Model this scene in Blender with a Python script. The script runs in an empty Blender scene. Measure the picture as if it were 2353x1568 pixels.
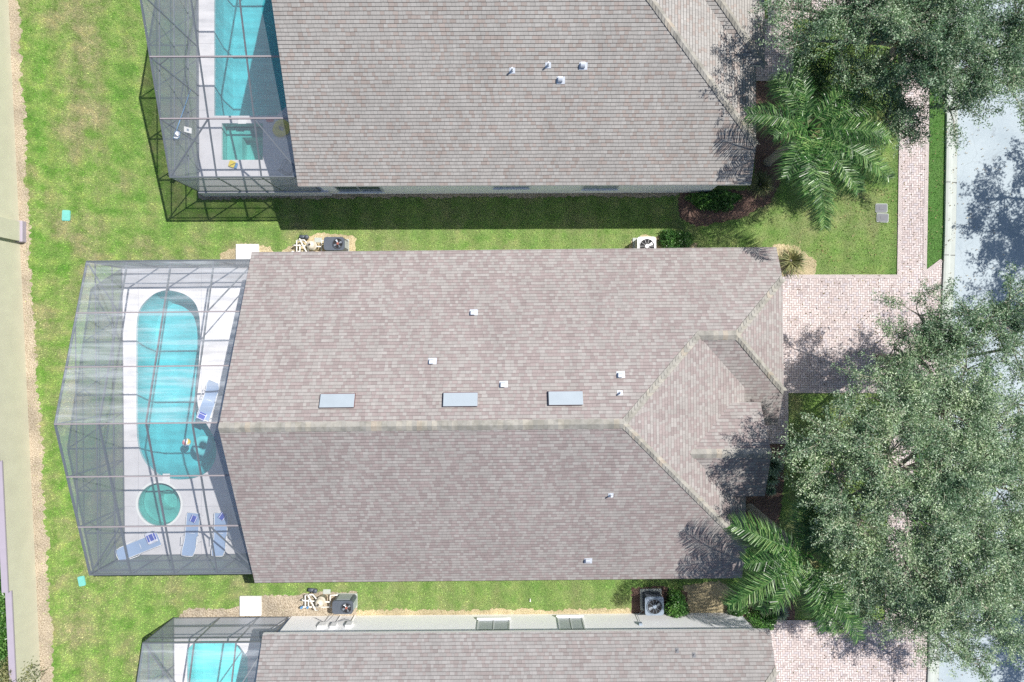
import bpy, bmesh, math, random
import numpy as np
from mathutils import Vector, Matrix
random.seed(7)
RNG = np.random.default_rng(11)
C = bpy.context.scene.collection
SC = bpy.context.scene
rad = math.radians

# ------------------------------------------------------------------ camera, sky, sun, exposure
HCAM = 32.0
cam_d = bpy.data.cameras.new('camera')
cam = bpy.data.objects.new('camera', cam_d)
C.objects.link(cam)
cam.location = (0, 0, HCAM)
cam.rotation_euler = (0, 0, 0)
cam_d.lens = 24.0
cam_d.sensor_width = 36.0
cam_d.clip_start = 0.1
cam_d.clip_end = 600
SC.camera = cam

SUN_DIR = Vector((0.545, 0.36, 1.0)).normalized()        # towards the sun
sun_el = math.asin(SUN_DIR.z)
sun_az = math.atan2(SUN_DIR.x, SUN_DIR.y)                # clockwise from +Y
w = bpy.data.worlds.new('World')
SC.world = w
w.use_nodes = True
nt = w.node_tree
bg = nt.nodes['Background']
sky = nt.nodes.new('ShaderNodeTexSky')
sky.sky_type = 'NISHITA'
sky.sun_disc = False
sky.sun_elevation = sun_el
sky.sun_rotation = sun_az
sky.ozone_density = 2.5
nt.links.new(sky.outputs[0], bg.inputs[0])
bg.inputs[1].default_value = 0.082
sun_d = bpy.data.lights.new('sun', 'SUN')
sun_d.energy = 4.8
sun_d.angle = rad(0.5)
sun_d.color = (1.0, 0.96, 0.9)
sun = bpy.data.objects.new('sun', sun_d)
C.objects.link(sun)
sun.rotation_euler = SUN_DIR.to_track_quat('Z', 'Y').to_euler()
sun.location = SUN_DIR * 60
SC.view_settings.view_transform = 'Standard'
SC.view_settings.look = 'None'
SC.view_settings.exposure = 0.4
SC.view_settings.gamma = 1.0
SC.cycles.max_bounces = 8
SC.cycles.transparent_max_bounces = 24
SC.cycles.use_denoising = False
SC.cycles.caustics_reflective = False
SC.cycles.caustics_refractive = False

# ------------------------------------------------------------------ measuring helpers (plan survey from the aerial photo)
FPX = 1568.0
def V(px, py, z=0.0):
    k = (HCAM - z) / FPX
    return Vector(((px - 1176.5) * k, (784.0 - py) * k, z))
def T(c, r, zx, zy, z=0.0):
    return V((0, 784.3, 1568.6)[c] + zx * .34386, (0, 522.9, 1028.6)[r] + zy * .34386, z)
def rot2(p, a):
    c, s = math.cos(a), math.sin(a)
    return (p[0] * c - p[1] * s, p[0] * s + p[1] * c)

# ------------------------------------------------------------------ object helpers
def tag(o, label=None, cat=None, group=None, kind=None):
    if label: o['label'] = label
    if cat: o['category'] = cat
    if group: o['group'] = group
    if kind: o['kind'] = kind
    return o
def thing(name, label, cat, loc=(0, 0, 0), rz=0.0, group=None):
    o = bpy.data.objects.new(name, None)
    C.objects.link(o)
    o.location = loc
    o.rotation_euler = (0, 0, rz)
    o.empty_display_size = 0.2
    return tag(o, label, cat, group)
def dup(root, loc, rz, label, group=None):
    def cp(o, par):
        n = o.copy(); C.objects.link(n); n.parent = par
        for ch in [c for c in o.children]:
            if ch is not n: cp(ch, n)
        return n
    r = cp(root, None)
    r.location = loc; r.rotation_euler = (0, 0, rz)
    r['label'] = label
    if group: r['group'] = group
    return r

class MB:
    """collects shapes, then links them as one mesh object"""
    def __init__(s):
        s.v = []; s.f = []; s.m = []; s.uv = []; s.cur = 0; s.sm = []; s.smooth = False
    def add(s, vs, fs, uvs=None):
        b = len(s.v)
        s.v += [tuple(p) for p in vs]
        for i, f in enumerate(fs):
            s.f.append([b + k for k in f]); s.m.append(s.cur); s.sm.append(s.smooth)
            s.uv.append(uvs[i] if uvs else None)
    def box(s, x0, x1, y0, y1, z0, z1):
        v = [(x0,y0,z0),(x1,y0,z0),(x1,y1,z0),(x0,y1,z0),(x0,y0,z1),(x1,y0,z1),(x1,y1,z1),(x0,y1,z1)]
        s.add(v, [(0,3,2,1),(4,5,6,7),(0,1,5,4),(1,2,6,5),(2,3,7,6),(3,0,4,7)])
    def beam(s, a, b, w, h=None, up=(0, 0, 1)):
        a = Vector(a); b = Vector(b); h = h or w
        d = (b - a).normalized(); up = Vector(up)
        if abs(d.dot(up)) > .95: up = Vector((0, 1, 0))
        x = d.cross(up).normalized() * (w / 2); y = x.cross(d).normalized() * (h / 2)
        vs = []
        for p in (a, b):
            vs += [p - x - y, p + x - y, p + x + y, p - x + y]
        s.add(vs, [(0,3,2,1),(4,5,6,7),(0,1,5,4),(1,2,6,5),(2,3,7,6),(3,0,4,7)])
    def tube(s, pts, r, n=8, cap=True):
        pts = [Vector(p) for p in pts]
        if not hasattr(r, '__len__'): r = [r] * len(pts)
        vs = []; up = Vector((0, 0, 1))
        for i, p in enumerate(pts):
            d = (pts[min(i + 1, len(pts) - 1)] - pts[max(i - 1, 0)]).normalized()
            u = up if abs(d.dot(up)) < .9 else Vector((1, 0, 0))
            x = d.cross(u).normalized(); y = x.cross(d).normalized()
            for k in range(n):
                a = 2 * math.pi * k / n
                vs.append(p + x * (math.cos(a) * r[i]) + y * (math.sin(a) * r[i]))
        fs = []
        for i in range(len(pts) - 1):
            for k in range(n):
                k2 = (k + 1) % n
                fs.append((i*n + k, (i+1)*n + k, (i+1)*n + k2, i*n + k2))
        if cap:
            fs.append(tuple(range(n))); fs.append(tuple((len(pts)-1)*n + k for k in reversed(range(n))))
        s.add(vs, fs)
    def lathe(s, c, prof, n=24):
        vs = []; fs = []
        for (r, z) in prof:
            for k in range(n):
                a = 2 * math.pi * k / n
                vs.append((c[0] + r * math.cos(a), c[1] + r * math.sin(a), c[2] + z))
        for i in range(len(prof) - 1):
            for k in range(n):
                k2 = (k + 1) % n
                fs.append((i*n + k, i*n + k2, (i+1)*n + k2, (i+1)*n + k))
        fs.append(tuple(reversed(range(n)))); fs.append(tuple((len(prof)-1)*n + k for k in range(n)))
        s.add(vs, fs)
    def prism(s, poly, z0, z1):
        n = len(poly)
        s.add([(p[0], p[1], z0) for p in poly] + [(p[0], p[1], z1) for p in poly],
              [tuple(reversed(range(n))), tuple(range(n, 2*n))] + [(i, (i+1) % n, n + (i+1) % n, n + i) for i in range(n)])
    def torus(s, c, R, r, n=32, m=12, sq=1.0):
        vs = []; fs = []
        for i in range(n):
            a = 2*math.pi*i/n
            for j in range(m):
                b = 2*math.pi*j/m
                rr = R + r*math.cos(b)
                vs.append((c[0] + rr*math.cos(a), c[1] + rr*math.sin(a), c[2] + r*sq*math.sin(b)))
        for i in range(n):
            for j in range(m):
                fs.append((i*m + j, ((i+1) % n)*m + j, ((i+1) % n)*m + (j+1) % m, i*m + (j+1) % m))
        s.add(vs, fs)
    def build(s, name, mats, parent=None, off=(0, 0, 0), bevel=0.0, fixn=False):
        me = bpy.data.meshes.new(name)
        ox, oy, oz = off
        me.from_pydata([(x - ox, y - oy, z - oz) for x, y, z in s.v], [], s.f)
        if not isinstance(mats, (list, tuple)): mats = [mats]
        for m in mats: me.materials.append(m)
        me.polygons.foreach_set('material_index', s.m)
        me.polygons.foreach_set('use_smooth', s.sm)
        if any(u is not None for u in s.uv):
            uvl = me.uv_layers.new(name='UVMap')
            for p, u in zip(me.polygons, s.uv):
                if u is None: continue
                for k, li in enumerate(p.loop_indices): uvl.data[li].uv = u[k]
        if fixn:
            bm = bmesh.new(); bm.from_mesh(me)
            bmesh.ops.recalc_face_normals(bm, faces=bm.faces); bm.to_mesh(me); bm.free()
        me.update()
        o = bpy.data.objects.new(name, me)
        C.objects.link(o)
        if parent: o.parent = parent
        if bevel:
            b = o.modifiers.new('bevel', 'BEVEL'); b.width = bevel; b.segments = 3; b.limit_method = 'ANGLE'
        return o

def np_mesh(name, verts, nper, mat, parent=None, off=(0, 0, 0)):
    """verts: (N*nper, 3) array, one separate polygon per nper vertices"""
    verts = np.asarray(verts, dtype=np.float32) - np.array(off, dtype=np.float32)
    nv = len(verts); nf = nv // nper
    me = bpy.data.meshes.new(name)
    me.vertices.add(nv); me.vertices.foreach_set('co', verts.ravel())
    me.loops.add(nv); me.loops.foreach_set('vertex_index', np.arange(nv, dtype=np.int32))
    me.polygons.add(nf); me.polygons.foreach_set('loop_start', np.arange(0, nv, nper, dtype=np.int32))
    me.materials.append(mat)
    me.update(); me.validate()
    o = bpy.data.objects.new(name, me)
    C.objects.link(o)
    if parent: o.parent = parent
    return o

# ------------------------------------------------------------------ material helpers
class NT:
    def __init__(s, name):
        s.m = bpy.data.materials.new(name); s.m.use_nodes = True
        s.t = s.m.node_tree; s.n = s.t.nodes; s.l = s.t.links
        s.b = s.n['Principled BSDF']; s.out = s.n['Material Output']
    def new(s, t, **k):
        n = s.n.new(t)
        for a, b in k.items(): setattr(n, a, b)
        return n
    def set(s, inp, val):
        if isinstance(val, bpy.types.NodeSocket): s.l.new(val, inp)
        else: inp.default_value = val
    def math(s, op, a, b=None, c=None):
        n = s.new('ShaderNodeMath', operation=op)
        s.set(n.inputs[0], a)
        if b is not None: s.set(n.inputs[1], b)
        if c is not None: s.set(n.inputs[2], c)
        return n.outputs[0]
    def noise(s, scale, detail=3, vec=None, rough=.5):
        n = s.new('ShaderNodeTexNoise'); n.inputs['Scale'].default_value = scale
        n.inputs['Detail'].default_value = detail; n.inputs['Roughness'].default_value = rough
        if vec is not None: s.l.new(vec, n.inputs['Vector'])
        return n.outputs['Fac']
    def ramp(s, fac, stops, interp='LINEAR'):
        n = s.new('ShaderNodeValToRGB'); s.l.new(fac, n.inputs[0]); cr = n.color_ramp
        cr.interpolation = interp
        while len(cr.elements) < len(stops): cr.elements.new(.5)
        for e, (p, c) in zip(cr.elements, stops):
            e.position = p; e.color = (*c, 1) if len(c) == 3 else c
        return n.outputs[0]
    def mix(s, fac, a, b, mode='MIX'):
        n = s.new('ShaderNodeMix', data_type='RGBA', blend_type=mode)
        s.set(n.inputs[0], fac)
        s.set(n.inputs[6], a if isinstance(a, bpy.types.NodeSocket) else (*a, 1))
        s.set(n.inputs[7], b if isinstance(b, bpy.types.NodeSocket) else (*b, 1))
        return n.outputs[2]
    def bump(s, h, strength=.5, dist=.02):
        n = s.new('ShaderNodeBump'); n.inputs['Strength'].default_value = strength
        n.inputs['Distance'].default_value = dist
        s.l.new(h, n.inputs['Height']); s.l.new(n.outputs[0], s.b.inputs['Normal'])
    def pos(s):
        return s.new('ShaderNodeNewGeometry').outputs['Position']
    def obj(s):
        return s.new('ShaderNodeTexCoord').outputs['Object']
    def col(s, v): s.set(s.b.inputs['Base Color'], v if isinstance(v, bpy.types.NodeSocket) else (*v, 1))
    def rough(s, v): s.set(s.b.inputs['Roughness'], v)

def plain(name, c, rough=.6, metal=0.0, var=.12, scale=6, bump=.15):
    t = NT(name)
    f = t.noise(scale, 4, t.obj())
    t.col(t.mix(f, [min(1, x * (1 - var)) for x in c], [min(1, x * (1 + var)) for x in c]))
    t.rough(rough); t.b.inputs['Metallic'].default_value = metal
    if bump: t.bump(t.noise(scale * 12, 3, t.obj()), bump, .004)
    return t.m

def chips(name, stops, scale=22, bump=.8, dist=.03):
    t = NT(name); p = t.pos()
    v = t.new('ShaderNodeTexVoronoi'); v.inputs['Scale'].default_value = scale
    t.l.new(p, v.inputs['Vector'])
    c = t.ramp(t.new_sep(v.outputs['Color']) if False else t.math('FRACT', t.math('MULTIPLY', t.noise(scale * 1.3, 4, p, .8), 3.1)), stops)
    big = t.ramp(t.noise(.9, 4, p), [(.35, (.75, .75, .75)), (.65, (1.12, 1.1, 1.08))])
    t.col(t.mix(1.0, c, big, 'MULTIPLY'))
    t.rough(.95); t.bump(v.outputs['Distance'], bump, dist)
    return t.m

def shingles(name, grey, pink, light, thresh=(.33, .55, .85), seam=.55):
    t = NT(name)
    uv = t.new('ShaderNodeUVMap').outputs[0]
    sp = t.new('ShaderNodeSeparateXYZ'); t.l.new(uv, sp.inputs[0])
    u, v = sp.outputs[0], sp.outputs[1]
    wob = t.math('MULTIPLY', t.math('SUBTRACT', t.noise(2.0, 2, uv), .5), .03)
    vr = t.math('DIVIDE', t.math('ADD', v, wob), .143)
    row = t.math('FLOOR', vr); fv = t.math('FRACT', vr)
    def wn(a, b):
        c = t.new('ShaderNodeCombineXYZ'); t.set(c.inputs[0], a); t.set(c.inputs[1], b)
        n = t.new('ShaderNodeTexWhiteNoise', noise_dimensions='2D'); t.l.new(c.outputs[0], n.inputs['Vector'])
        return n.outputs['Value']
    # tabs of two widths that slip sideways by a random amount in every course
    roff = t.math('MULTIPLY', wn(row, 3.3), 7.0)
    ua = t.math('ADD', t.math('DIVIDE', u, .165), roff)
    wv = t.math('MULTIPLY', t.math('SINE', t.math('MULTIPLY', ua, 2.3)), .2)
    ub = t.math('ADD', ua, wv)
    cell = t.math('FLOOR', ub); fu = t.math('FRACT', ub)
    rnd = wn(cell, row)
    rnd2 = wn(t.math('ADD', cell, 57.3), row)
    base = t.ramp(rnd, [(0, pink), (thresh[0], [a * .94 for a in pink]), (thresh[1], grey), (thresh[2], light)], 'CONSTANT')
    tone = t.math('ADD', .93, t.math('MULTIPLY', rnd2, .14))
    gr = t.noise(160, 2, t.pos())
    tone = t.math('MULTIPLY', tone, t.math('ADD', .8, t.math('MULTIPLY', gr, .4)))
    mpw = t.new('ShaderNodeMapping'); t.l.new(uv, mpw.inputs[0]); mpw.inputs['Scale'].default_value = (1.6, .22, 1)
    streak = t.noise(1.0, 5, mpw.outputs[0], .65)
    tone = t.math('MULTIPLY', tone, t.math('ADD', .86, t.math('MULTIPLY', streak, .28)))
    wear = t.math('ADD', .88, t.math('MULTIPLY', t.noise(.35, 4, t.pos()), .24))
    tone = t.math('MULTIPLY', tone, wear)
    # painted shadow line at the bottom of each course, and cut between tabs
    e1 = t.math('LESS_THAN', fv, .13)
    e2 = t.math('MULTIPLY', t.math('LESS_THAN', fu, .05), .55)
    e = t.math('MULTIPLY', t.math('MAXIMUM', e1, e2), seam)
    tone = t.math('MULTIPLY', tone, t.math('SUBTRACT', 1.0, e))
    cb = t.new('ShaderNodeCombineColor')
    for k in range(3): t.l.new(tone, cb.inputs[k])
    t.col(t.mix(1.0, base, cb.outputs[0], 'MULTIPLY'))
    t.rough(.92)
    h = t.math('ADD', t.math('SUBTRACT', 1.0, fv), t.math('ADD', t.math('MULTIPLY', rnd2, .5), t.math('MULTIPLY', gr, .25)))
    t.bump(h, .6, .012)
    return t.m

def pavers(name):
    t = NT(name)
    p = t.pos()
    sp = t.new('ShaderNodeSeparateXYZ'); t.l.new(p, sp.inputs[0])
    S = .104
    X = t.math('DIVIDE', t.math('ADD', sp.outputs[0], 50.03), S); Y = t.math('DIVIDE', t.math('ADD', sp.outputs[1], 50.02), S)
    i, j = t.math('FLOOR', X), t.math('FLOOR', Y)
    fx, fy = t.math('FRACT', X), t.math('FRACT', Y)
    k = t.math('FLOORED_MODULO', t.math('SUBTRACT', i, j), 4.0) if False else t.math('MODULO', t.math('ADD', t.math('SUBTRACT', i, j), 40000.0), 4.0)
    def eq(a, b): return t.math('COMPARE', a, b, .2)
    k0, k1, k2, k3 = [eq(k, float(q)) for q in range(4)]
    g = .11
    sl = t.math('MULTIPLY', t.math('LESS_THAN', fx, g), t.math('SUBTRACT', 1.0, k1))
    sr = t.math('MULTIPLY', t.math('GREATER_THAN', fx, 1 - g), t.math('SUBTRACT', 1.0, k0))
    stp = t.math('MULTIPLY', t.math('GREATER_THAN', fy, 1 - g), t.math('SUBTRACT', 1.0, k3))
    sb = t.math('MULTIPLY', t.math('LESS_THAN', fy, g), t.math('SUBTRACT', 1.0, k2))
    seam = t.math('MAXIMUM', t.math('MAXIMUM', sl, sr), t.math('MAXIMUM', stp, sb))
    ix = t.math('SUBTRACT', i, k1); iy = t.math('SUBTRACT', j, k2)
    c = t.new('ShaderNodeCombineXYZ'); t.l.new(ix, c.inputs[0]); t.l.new(iy, c.inputs[1])
    wn = t.new('ShaderNodeTexWhiteNoise', noise_dimensions='2D'); t.l.new(c.outputs[0], wn.inputs['Vector'])
    base = t.ramp(wn.outputs['Value'], [(0, (.52, .45, .44)), (.2, (.60, .52, .50)), (.5, (.64, .58, .57)), (.88, (.54, .50, .52)), (.975, (.40, .35, .35))], 'CONSTANT')
    dirt = t.ramp(t.noise(.5, 5, p), [(.3, (.86, .84, .84)), (.7, (1.05, 1.03, 1.02))])
    base = t.mix(1.0, base, dirt, 'MULTIPLY')
    gr = t.noise(90, 3, p)
    base = t.mix(t.math('MULTIPLY', gr, .25), base, (.33, .29, .29))
    t.col(t.mix(t.math('MULTIPLY', seam, .8), base, (.16, .13, .12)))
    t.rough(.9)
    t.bump(t.math('ADD', t.math('SUBTRACT', 1.0, seam), t.math('MULTIPLY', gr, .3)), .7, .008)
    return t.m

def lawn_colour(t, p, dark=1.0):
    a = t.ramp(t.noise(.42, 5, p, .6), [(.30, (.17, .35, .065)), (.47, (.31, .45, .13)), (.60, (.37, .39, .19)), (.78, (.50, .45, .28))])
    b = t.ramp(t.noise(1.7, 4, p, .65), [(.36, (.62, .84, .50)), (.52, (1, 1, 1)), (.68, (1.3, 1.18, 1.15))])
    c = t.mix(1.0, a, b, 'MULTIPLY')
    # greener, denser turf towards the street and between the houses
    sp = t.new('ShaderNodeSeparateXYZ'); t.l.new(p, sp.inputs[0])
    mr = t.new('ShaderNodeMapRange'); t.l.new(sp.outputs[0], mr.inputs[0])
    mr.inputs[1].default_value = -20; mr.inputs[2].default_value = -6; mr.inputs[3].default_value = 0; mr.inputs[4].default_value = .75
    mr2 = t.new('ShaderNodeMapRange'); t.l.new(sp.outputs[0], mr2.inputs[0])
    mr2.inputs[1].default_value = 17.5; mr2.inputs[2].default_value = 18.8; mr2.inputs[3].default_value = 0; mr2.inputs[4].default_value = .2
    f = t.math('MULTIPLY', t.math('ADD', mr.outputs[0], mr2.outputs[0]), t.ramp(t.noise(.8, 3, p), [(.3, (1, 1, 1)), (.75, (.35, .35, .35))]))
    g = t.mix(t.noise(3.0, 4, p), (.15, .34, .075), (.40, .45, .20))
    m3 = t.new('ShaderNodeMapRange'); t.l.new(sp.outputs[0], m3.inputs[0])
    m3.inputs[1].default_value = 17.6; m3.inputs[2].default_value = 18.9; m3.inputs[3].default_value = 0; m3.inputs[4].default_value = .8
    mow = t.math('ADD', .96, t.math('MULTIPLY', t.math('SINE', t.math('ADD', t.math('MULTIPLY', sp.outputs[0], 5.4), t.math('MULTIPLY', t.noise(.5, 2, p), 3.0))), .07))
    cb = t.new('ShaderNodeCombineColor')
    for k in range(3): t.l.new(mow, cb.inputs[k])
    return t.mix(1.0, t.mix(m3.outputs[0], t.mix(f, c, g), (.09, .26, .05)), cb.outputs[0], 'MULTIPLY')

def lawn_ground():
    t = NT('turf_soil'); p = t.pos()
    c = lawn_colour(t, p)
    fine = t.ramp(t.noise(26, 4, p, .8), [(.36, (.36, .38, .33)), (.52, (.8, .8, .75)), (.66, (1.15, 1.1, 1.0))])
    t.col(t.mix(1.0, c, fine, 'MULTIPLY')); t.rough(.95)
    t.bump(t.noise(34, 4, p, .8), 1.0, .06)
    return t.m
def grass_blade():
    t = NT('grass_blade'); p = t.pos()
    c = lawn_colour(t, p)
    rnd = t.new('ShaderNodeNewGeometry').outputs['Random Per Island']
    k = t.ramp(rnd, [(0, (.55, .65, .45)), (.4, (1.1, 1.2, .95)), (.72, (1.55, 1.6, 1.35)), (1, (2.2, 2.1, 1.9))])
    t.col(t.mix(1.0, c, k, 'MULTIPLY')); t.rough(.7)
    t.b.inputs['Specular IOR Level'].default_value = .3
    return t.m

def leaf_mat(name, a, b, c, rough=.45, trans=.25):
    t = NT(name)
    rnd = t.new('ShaderNodeNewGeometry').outputs['Random Per Island']
    col = t.ramp(rnd, [(0, a), (.55, b), (1, c)])
    pz = t.pos(); hue_gaps = t.ramp(t.noise(1.1, 3, pz, .6), [(.38, (.42, .55, .50)), (.5, (.95, 1, 1)), (.62, (1.15, 1.15, 1.05))])  # clump hue noise; its dark end also paints shaded gaps between clumps
    col = t.mix(1.0, col, hue_gaps, 'MULTIPLY')
    t.col(col); t.rough(rough); t.b.inputs['Specular IOR Level'].default_value = .45
    tr = t.new('ShaderNodeBsdfTranslucent'); t.l.new(col, tr.inputs[0])
    mx = t.new('ShaderNodeMixShader'); mx.inputs[0].default_value = trans
    t.l.new(t.b.outputs[0], mx.inputs[1]); t.l.new(tr.outputs[0], mx.inputs[2])
    t.l.new(mx.outputs[0], t.out.inputs[0])
    return t.m

def screen_mesh(name, tr=.77, col=(.25, .28, .325), gloss=.25, rg=.5, bs=.5, sheen=False):
    """woven insect screen: open area falls as it is seen more edge-on"""
    t = NT(name)
    lw = t.new('ShaderNodeLayerWeight'); lw.inputs[0].default_value = .5
    cs = t.math('MAXIMUM', t.math('SUBTRACT', 1.0, lw.outputs['Facing']), .12)
    fac = t.math('SUBTRACT', 1.0, t.math('POWER', tr, t.math('DIVIDE', 1.0, cs)))
    p = t.pos()
    mp = t.new('ShaderNodeMapping'); t.l.new(p, mp.inputs[0]); mp.inputs['Scale'].default_value = (.25, 3.2, .6)
    sag_glare = t.noise(1.0, 4, mp.outputs[0], .6)
    if sheen:       # sun glare painted in as streaky bands of denser, paler screen
        fac = t.math('MULTIPLY', fac, t.ramp(sag_glare, [(.34, (.35, .35, .35)), (.52, (.85, .85, .85)), (.64, (1.6, 1.6, 1.6))]))
    gl = t.new('ShaderNodeBsdfGlossy'); gl.inputs['Roughness'].default_value = rg; gl.inputs['Color'].default_value = (.95, .97, 1, 1)
    bp = t.new('ShaderNodeBump'); bp.inputs['Strength'].default_value = bs; bp.inputs['Distance'].default_value = .12
    t.l.new(sag_glare, bp.inputs['Height']); t.l.new(bp.outputs[0], gl.inputs['Normal'])
    df = t.new('ShaderNodeBsdfDiffuse'); df.inputs[0].default_value = (*col, 1)
    m1 = t.new('ShaderNodeMixShader'); m1.inputs[0].default_value = gloss
    t.l.new(df.outputs[0], m1.inputs[1]); t.l.new(gl.outputs[0], m1.inputs[2])
    tp = t.new('ShaderNodeBsdfTransparent')
    m2 = t.new('ShaderNodeMixShader'); t.l.new(fac, m2.inputs[0])
    t.l.new(tp.outputs[0], m2.inputs[1]); t.l.new(m1.outputs[0], m2.inputs[2])
    t.l.new(m2.outputs[0], t.out.inputs[0])
    return t.m

def water_mat(name, tint):
    t = NT(name); p = t.pos()
    gl = t.new('ShaderNodeBsdfGlossy'); gl.inputs['Roughness'].default_value = .04
    bp = t.new('ShaderNodeBump'); bp.inputs['Strength'].default_value = .8; bp.inputs['Distance'].default_value = .05
    t.l.new(t.noise(5, 4, p, .6), bp.inputs['Height']); t.l.new(bp.outputs[0], gl.inputs['Normal'])
    tp = t.new('ShaderNodeBsdfTransparent')
    cc = t.mix(t.ramp(t.noise(1.1, 5, p, .65), [(.35, (0, 0, 0)), (.65, (1, 1, 1))]), [x*.93 for x in tint], [min(1, x * 1.12) for x in tint])
    t.l.new(cc, tp.inputs[0])
    fr = t.new('ShaderNodeFresnel'); fr.inputs[0].default_value = 1.33; t.l.new(bp.outputs[0], fr.inputs['Normal'])
    mx = t.new('ShaderNodeMixShader'); t.l.new(fr.outputs[0], mx.inputs[0])
    t.l.new(tp.outputs[0], mx.inputs[1]); t.l.new(gl.outputs[0], mx.inputs[2])
    t.l.new(mx.outputs[0], t.out.inputs[0])
    return t.m

M = {}
M['shingle_pink'] = shingles('pink_grey_shingles', (.308, .284, .270), (.286, .242, .234), (.326, .304, .290), (.30, .45, .80), .5)
M['shingle_grey'] = shingles('grey_tan_shingles', (.335, .318, .30), (.33, .285, .26), (.355, .34, .322), (.10, .22, .80), .85)
M['shingle_dim'] = shingles('dark_grey_shingles', (.275, .262, .255), (.262, .232, .225), (.295, .282, .275), (.16, .30, .82), .6)  # tone lowered to hold back the sun-facing slope of the lower roof
M['cap'] = NT('ridge_cap_shingle').m
t = NT('ridge_cap_shingle')
rn = t.new('ShaderNodeNewGeometry').outputs['Random Per Island']
cc = t.ramp(rn, [(0, (.36, .345, .31)), (.5, (.31, .30, .275)), (.85, (.40, .375, .325)), (.97, (.39, .34, .28))])
st = t.ramp(t.noise(2.2, 5, t.pos(), .7), [(.42, (1, 1, 1)), (.60, (.72, .72, .70))])
t.col(t.mix(1.0, cc, st, 'MULTIPLY')); t.rough(.92); t.bump(t.noise(90, 2, t.pos()), .4, .006)
M['cap'] = t.m
M['fascia'] = plain('white_fascia', (.74, .73, .70), .5, 0, .05)
M['soffit'] = plain('soffit', (.6, .6, .58), .7)
M['stucco'] = plain('white_stucco', (.90, .90, .91), .85, 0, .04, 3, .3)
M['pave'] = pavers('herringbone_pavers')
t = NT('paver_border'); p = t.pos()
bt = t.new('ShaderNodeTexBrick'); bt.inputs['Scale'].default_value = 4.8; bt.inputs['Mortar Size'].default_value = .03
bt.inputs['Color1'].default_value = (.50, .44, .43, 1); bt.inputs['Color2'].default_value = (.62, .54, .52, 1); bt.inputs['Mortar'].default_value = (.2, .17, .16, 1)
t.l.new(p, bt.inputs['Vector']); t.col(bt.outputs[0]); t.rough(.9)
M['pave_border'] = t.m
M['soil'] = lawn_ground(); M['blade'] = grass_blade()
t = NT('asphalt'); p = t.pos()
a1 = t.ramp(t.noise(60, 3, p, .8), [(.3, (.27, .33, .36)), (.5, (.38, .44, .475)), (.7, (.49, .545, .575))])
a2 = t.ramp(t.noise(.45, 5, p, .6), [(.3, (.84, .86, .88)), (.55, (1, 1, 1)), (.75, (1.08, 1.07, 1.06))])
vc = t.new('ShaderNodeTexVoronoi', feature='DISTANCE_TO_EDGE'); vc.inputs['Scale'].default_value = .32
nv = t.new('ShaderNodeTexNoise'); nv.inputs['Scale'].default_value = 1.2; t.l.new(p, nv.inputs['Vector'])
vm = t.new('ShaderNodeVectorMath', operation='ADD'); t.l.new(p, vm.inputs[0]); t.l.new(nv.outputs['Color'], vm.inputs[1]); t.l.new(vm.outputs[0], vc.inputs['Vector'])
crack = t.math('MULTIPLY', t.math('LESS_THAN', vc.outputs[0], .004), t.math('GREATER_THAN', t.noise(.3, 2, p), .5))
spot = t.math('GREATER_THAN', t.noise(3.2, 2, p, .4), .76)
c = t.mix(1.0, a1, a2, 'MULTIPLY'); c = t.mix(t.math('MULTIPLY', crack, .25), c, (.14, .15, .16)); c = t.mix(t.math('MULTIPLY', spot, .35), c, (.16, .16, .17))
t.col(c); t.rough(.9); t.bump(t.noise(70, 3, p), .5, .01)
M['asphalt'] = t.m
M['concrete'] = plain('concrete', (.42, .45, .42), .9, 0, .12, 2.5, .3)
t = NT('cool_deck'); p = t.pos()
sp = t.new('ShaderNodeSeparateXYZ'); t.l.new(p, sp.inputs[0])
c = t.ramp(t.noise(1.1, 6, p, .7), [(.3, (.56, .555, .57)), (.5, (.645, .635, .655)), (.7, (.69, .68, .70))])
jt = t.math('LESS_THAN', t.math('FRACT', t.math('DIVIDE', t.math('ADD', sp.outputs[1], 41.3), 3.05)), .007)
jx = t.math('LESS_THAN', t.math('FRACT', t.math('DIVIDE', t.math('ADD', sp.outputs[0], 41.1), 2.95)), .007)
t.col(t.mix(t.math('MULTIPLY', t.math('MAXIMUM', jt, jx), .45), c, (.25, .25, .27))); t.rough(.85); t.bump(t.noise(40, 3, p), .3, .006)
M['deck'] = t.m
M['mulch'] = chips('red_mulch', [(0, (.03, .018, .014)), (.4, (.11, .06, .048)), (.75, (.22, .14, .11)), (1, (.40, .32, .27))])
M['tan_mulch'] = chips('dry_leaf_litter', [(0, (.10, .07, .04)), (.3, (.34, .27, .15)), (.65, (.52, .44, .27)), (1, (.72, .64, .46))])
M['dirt'] = chips('dry_soil', [(0, (.10, .075, .05)), (.3, (.27, .215, .15)), (.62, (.42, .36, .27)), (1, (.66, .58, .48))], 16)
M['cream'] = plain('cream_stucco', (.56, .55, .425), .9, 0, .11, 1.6, .3)
M['mauve'] = plain('mauve_trim', (.36, .32, .38), .7, 0, .06, 3)
M['frame'] = plain('bronze_grey_aluminium', (.17, .19, .21), .35, .35, .08, 3, 0)
M['frame_light'] = plain('weathered_aluminium', (.38, .34, .35), .4, .3, .08, 3, 0)
M['white_frame'] = plain('white_aluminium', (.62, .64, .67), .4, .1, .05, 3, 0)
M['screen'] = screen_mesh('insect_screen')
M['screen_sheen'] = screen_mesh('glare_insect_screen', .80, (.72, .76, .80), .35, .47, 1.0, True)  # paler screen copy with sun glare put into its colour, for north slopes
M['plaster'] = plain('pool_plaster', (.78, .80, .78), .8, 0, .06, 2.0, .1)
M['water'] = water_mat('pool_water', (.27, .715, .785))
M['water_green'] = water_mat('spa_water', (.32, .72, .70))
M['water_blue'] = water_mat('blue_pool_water', (.36, .86, .93))
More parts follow.
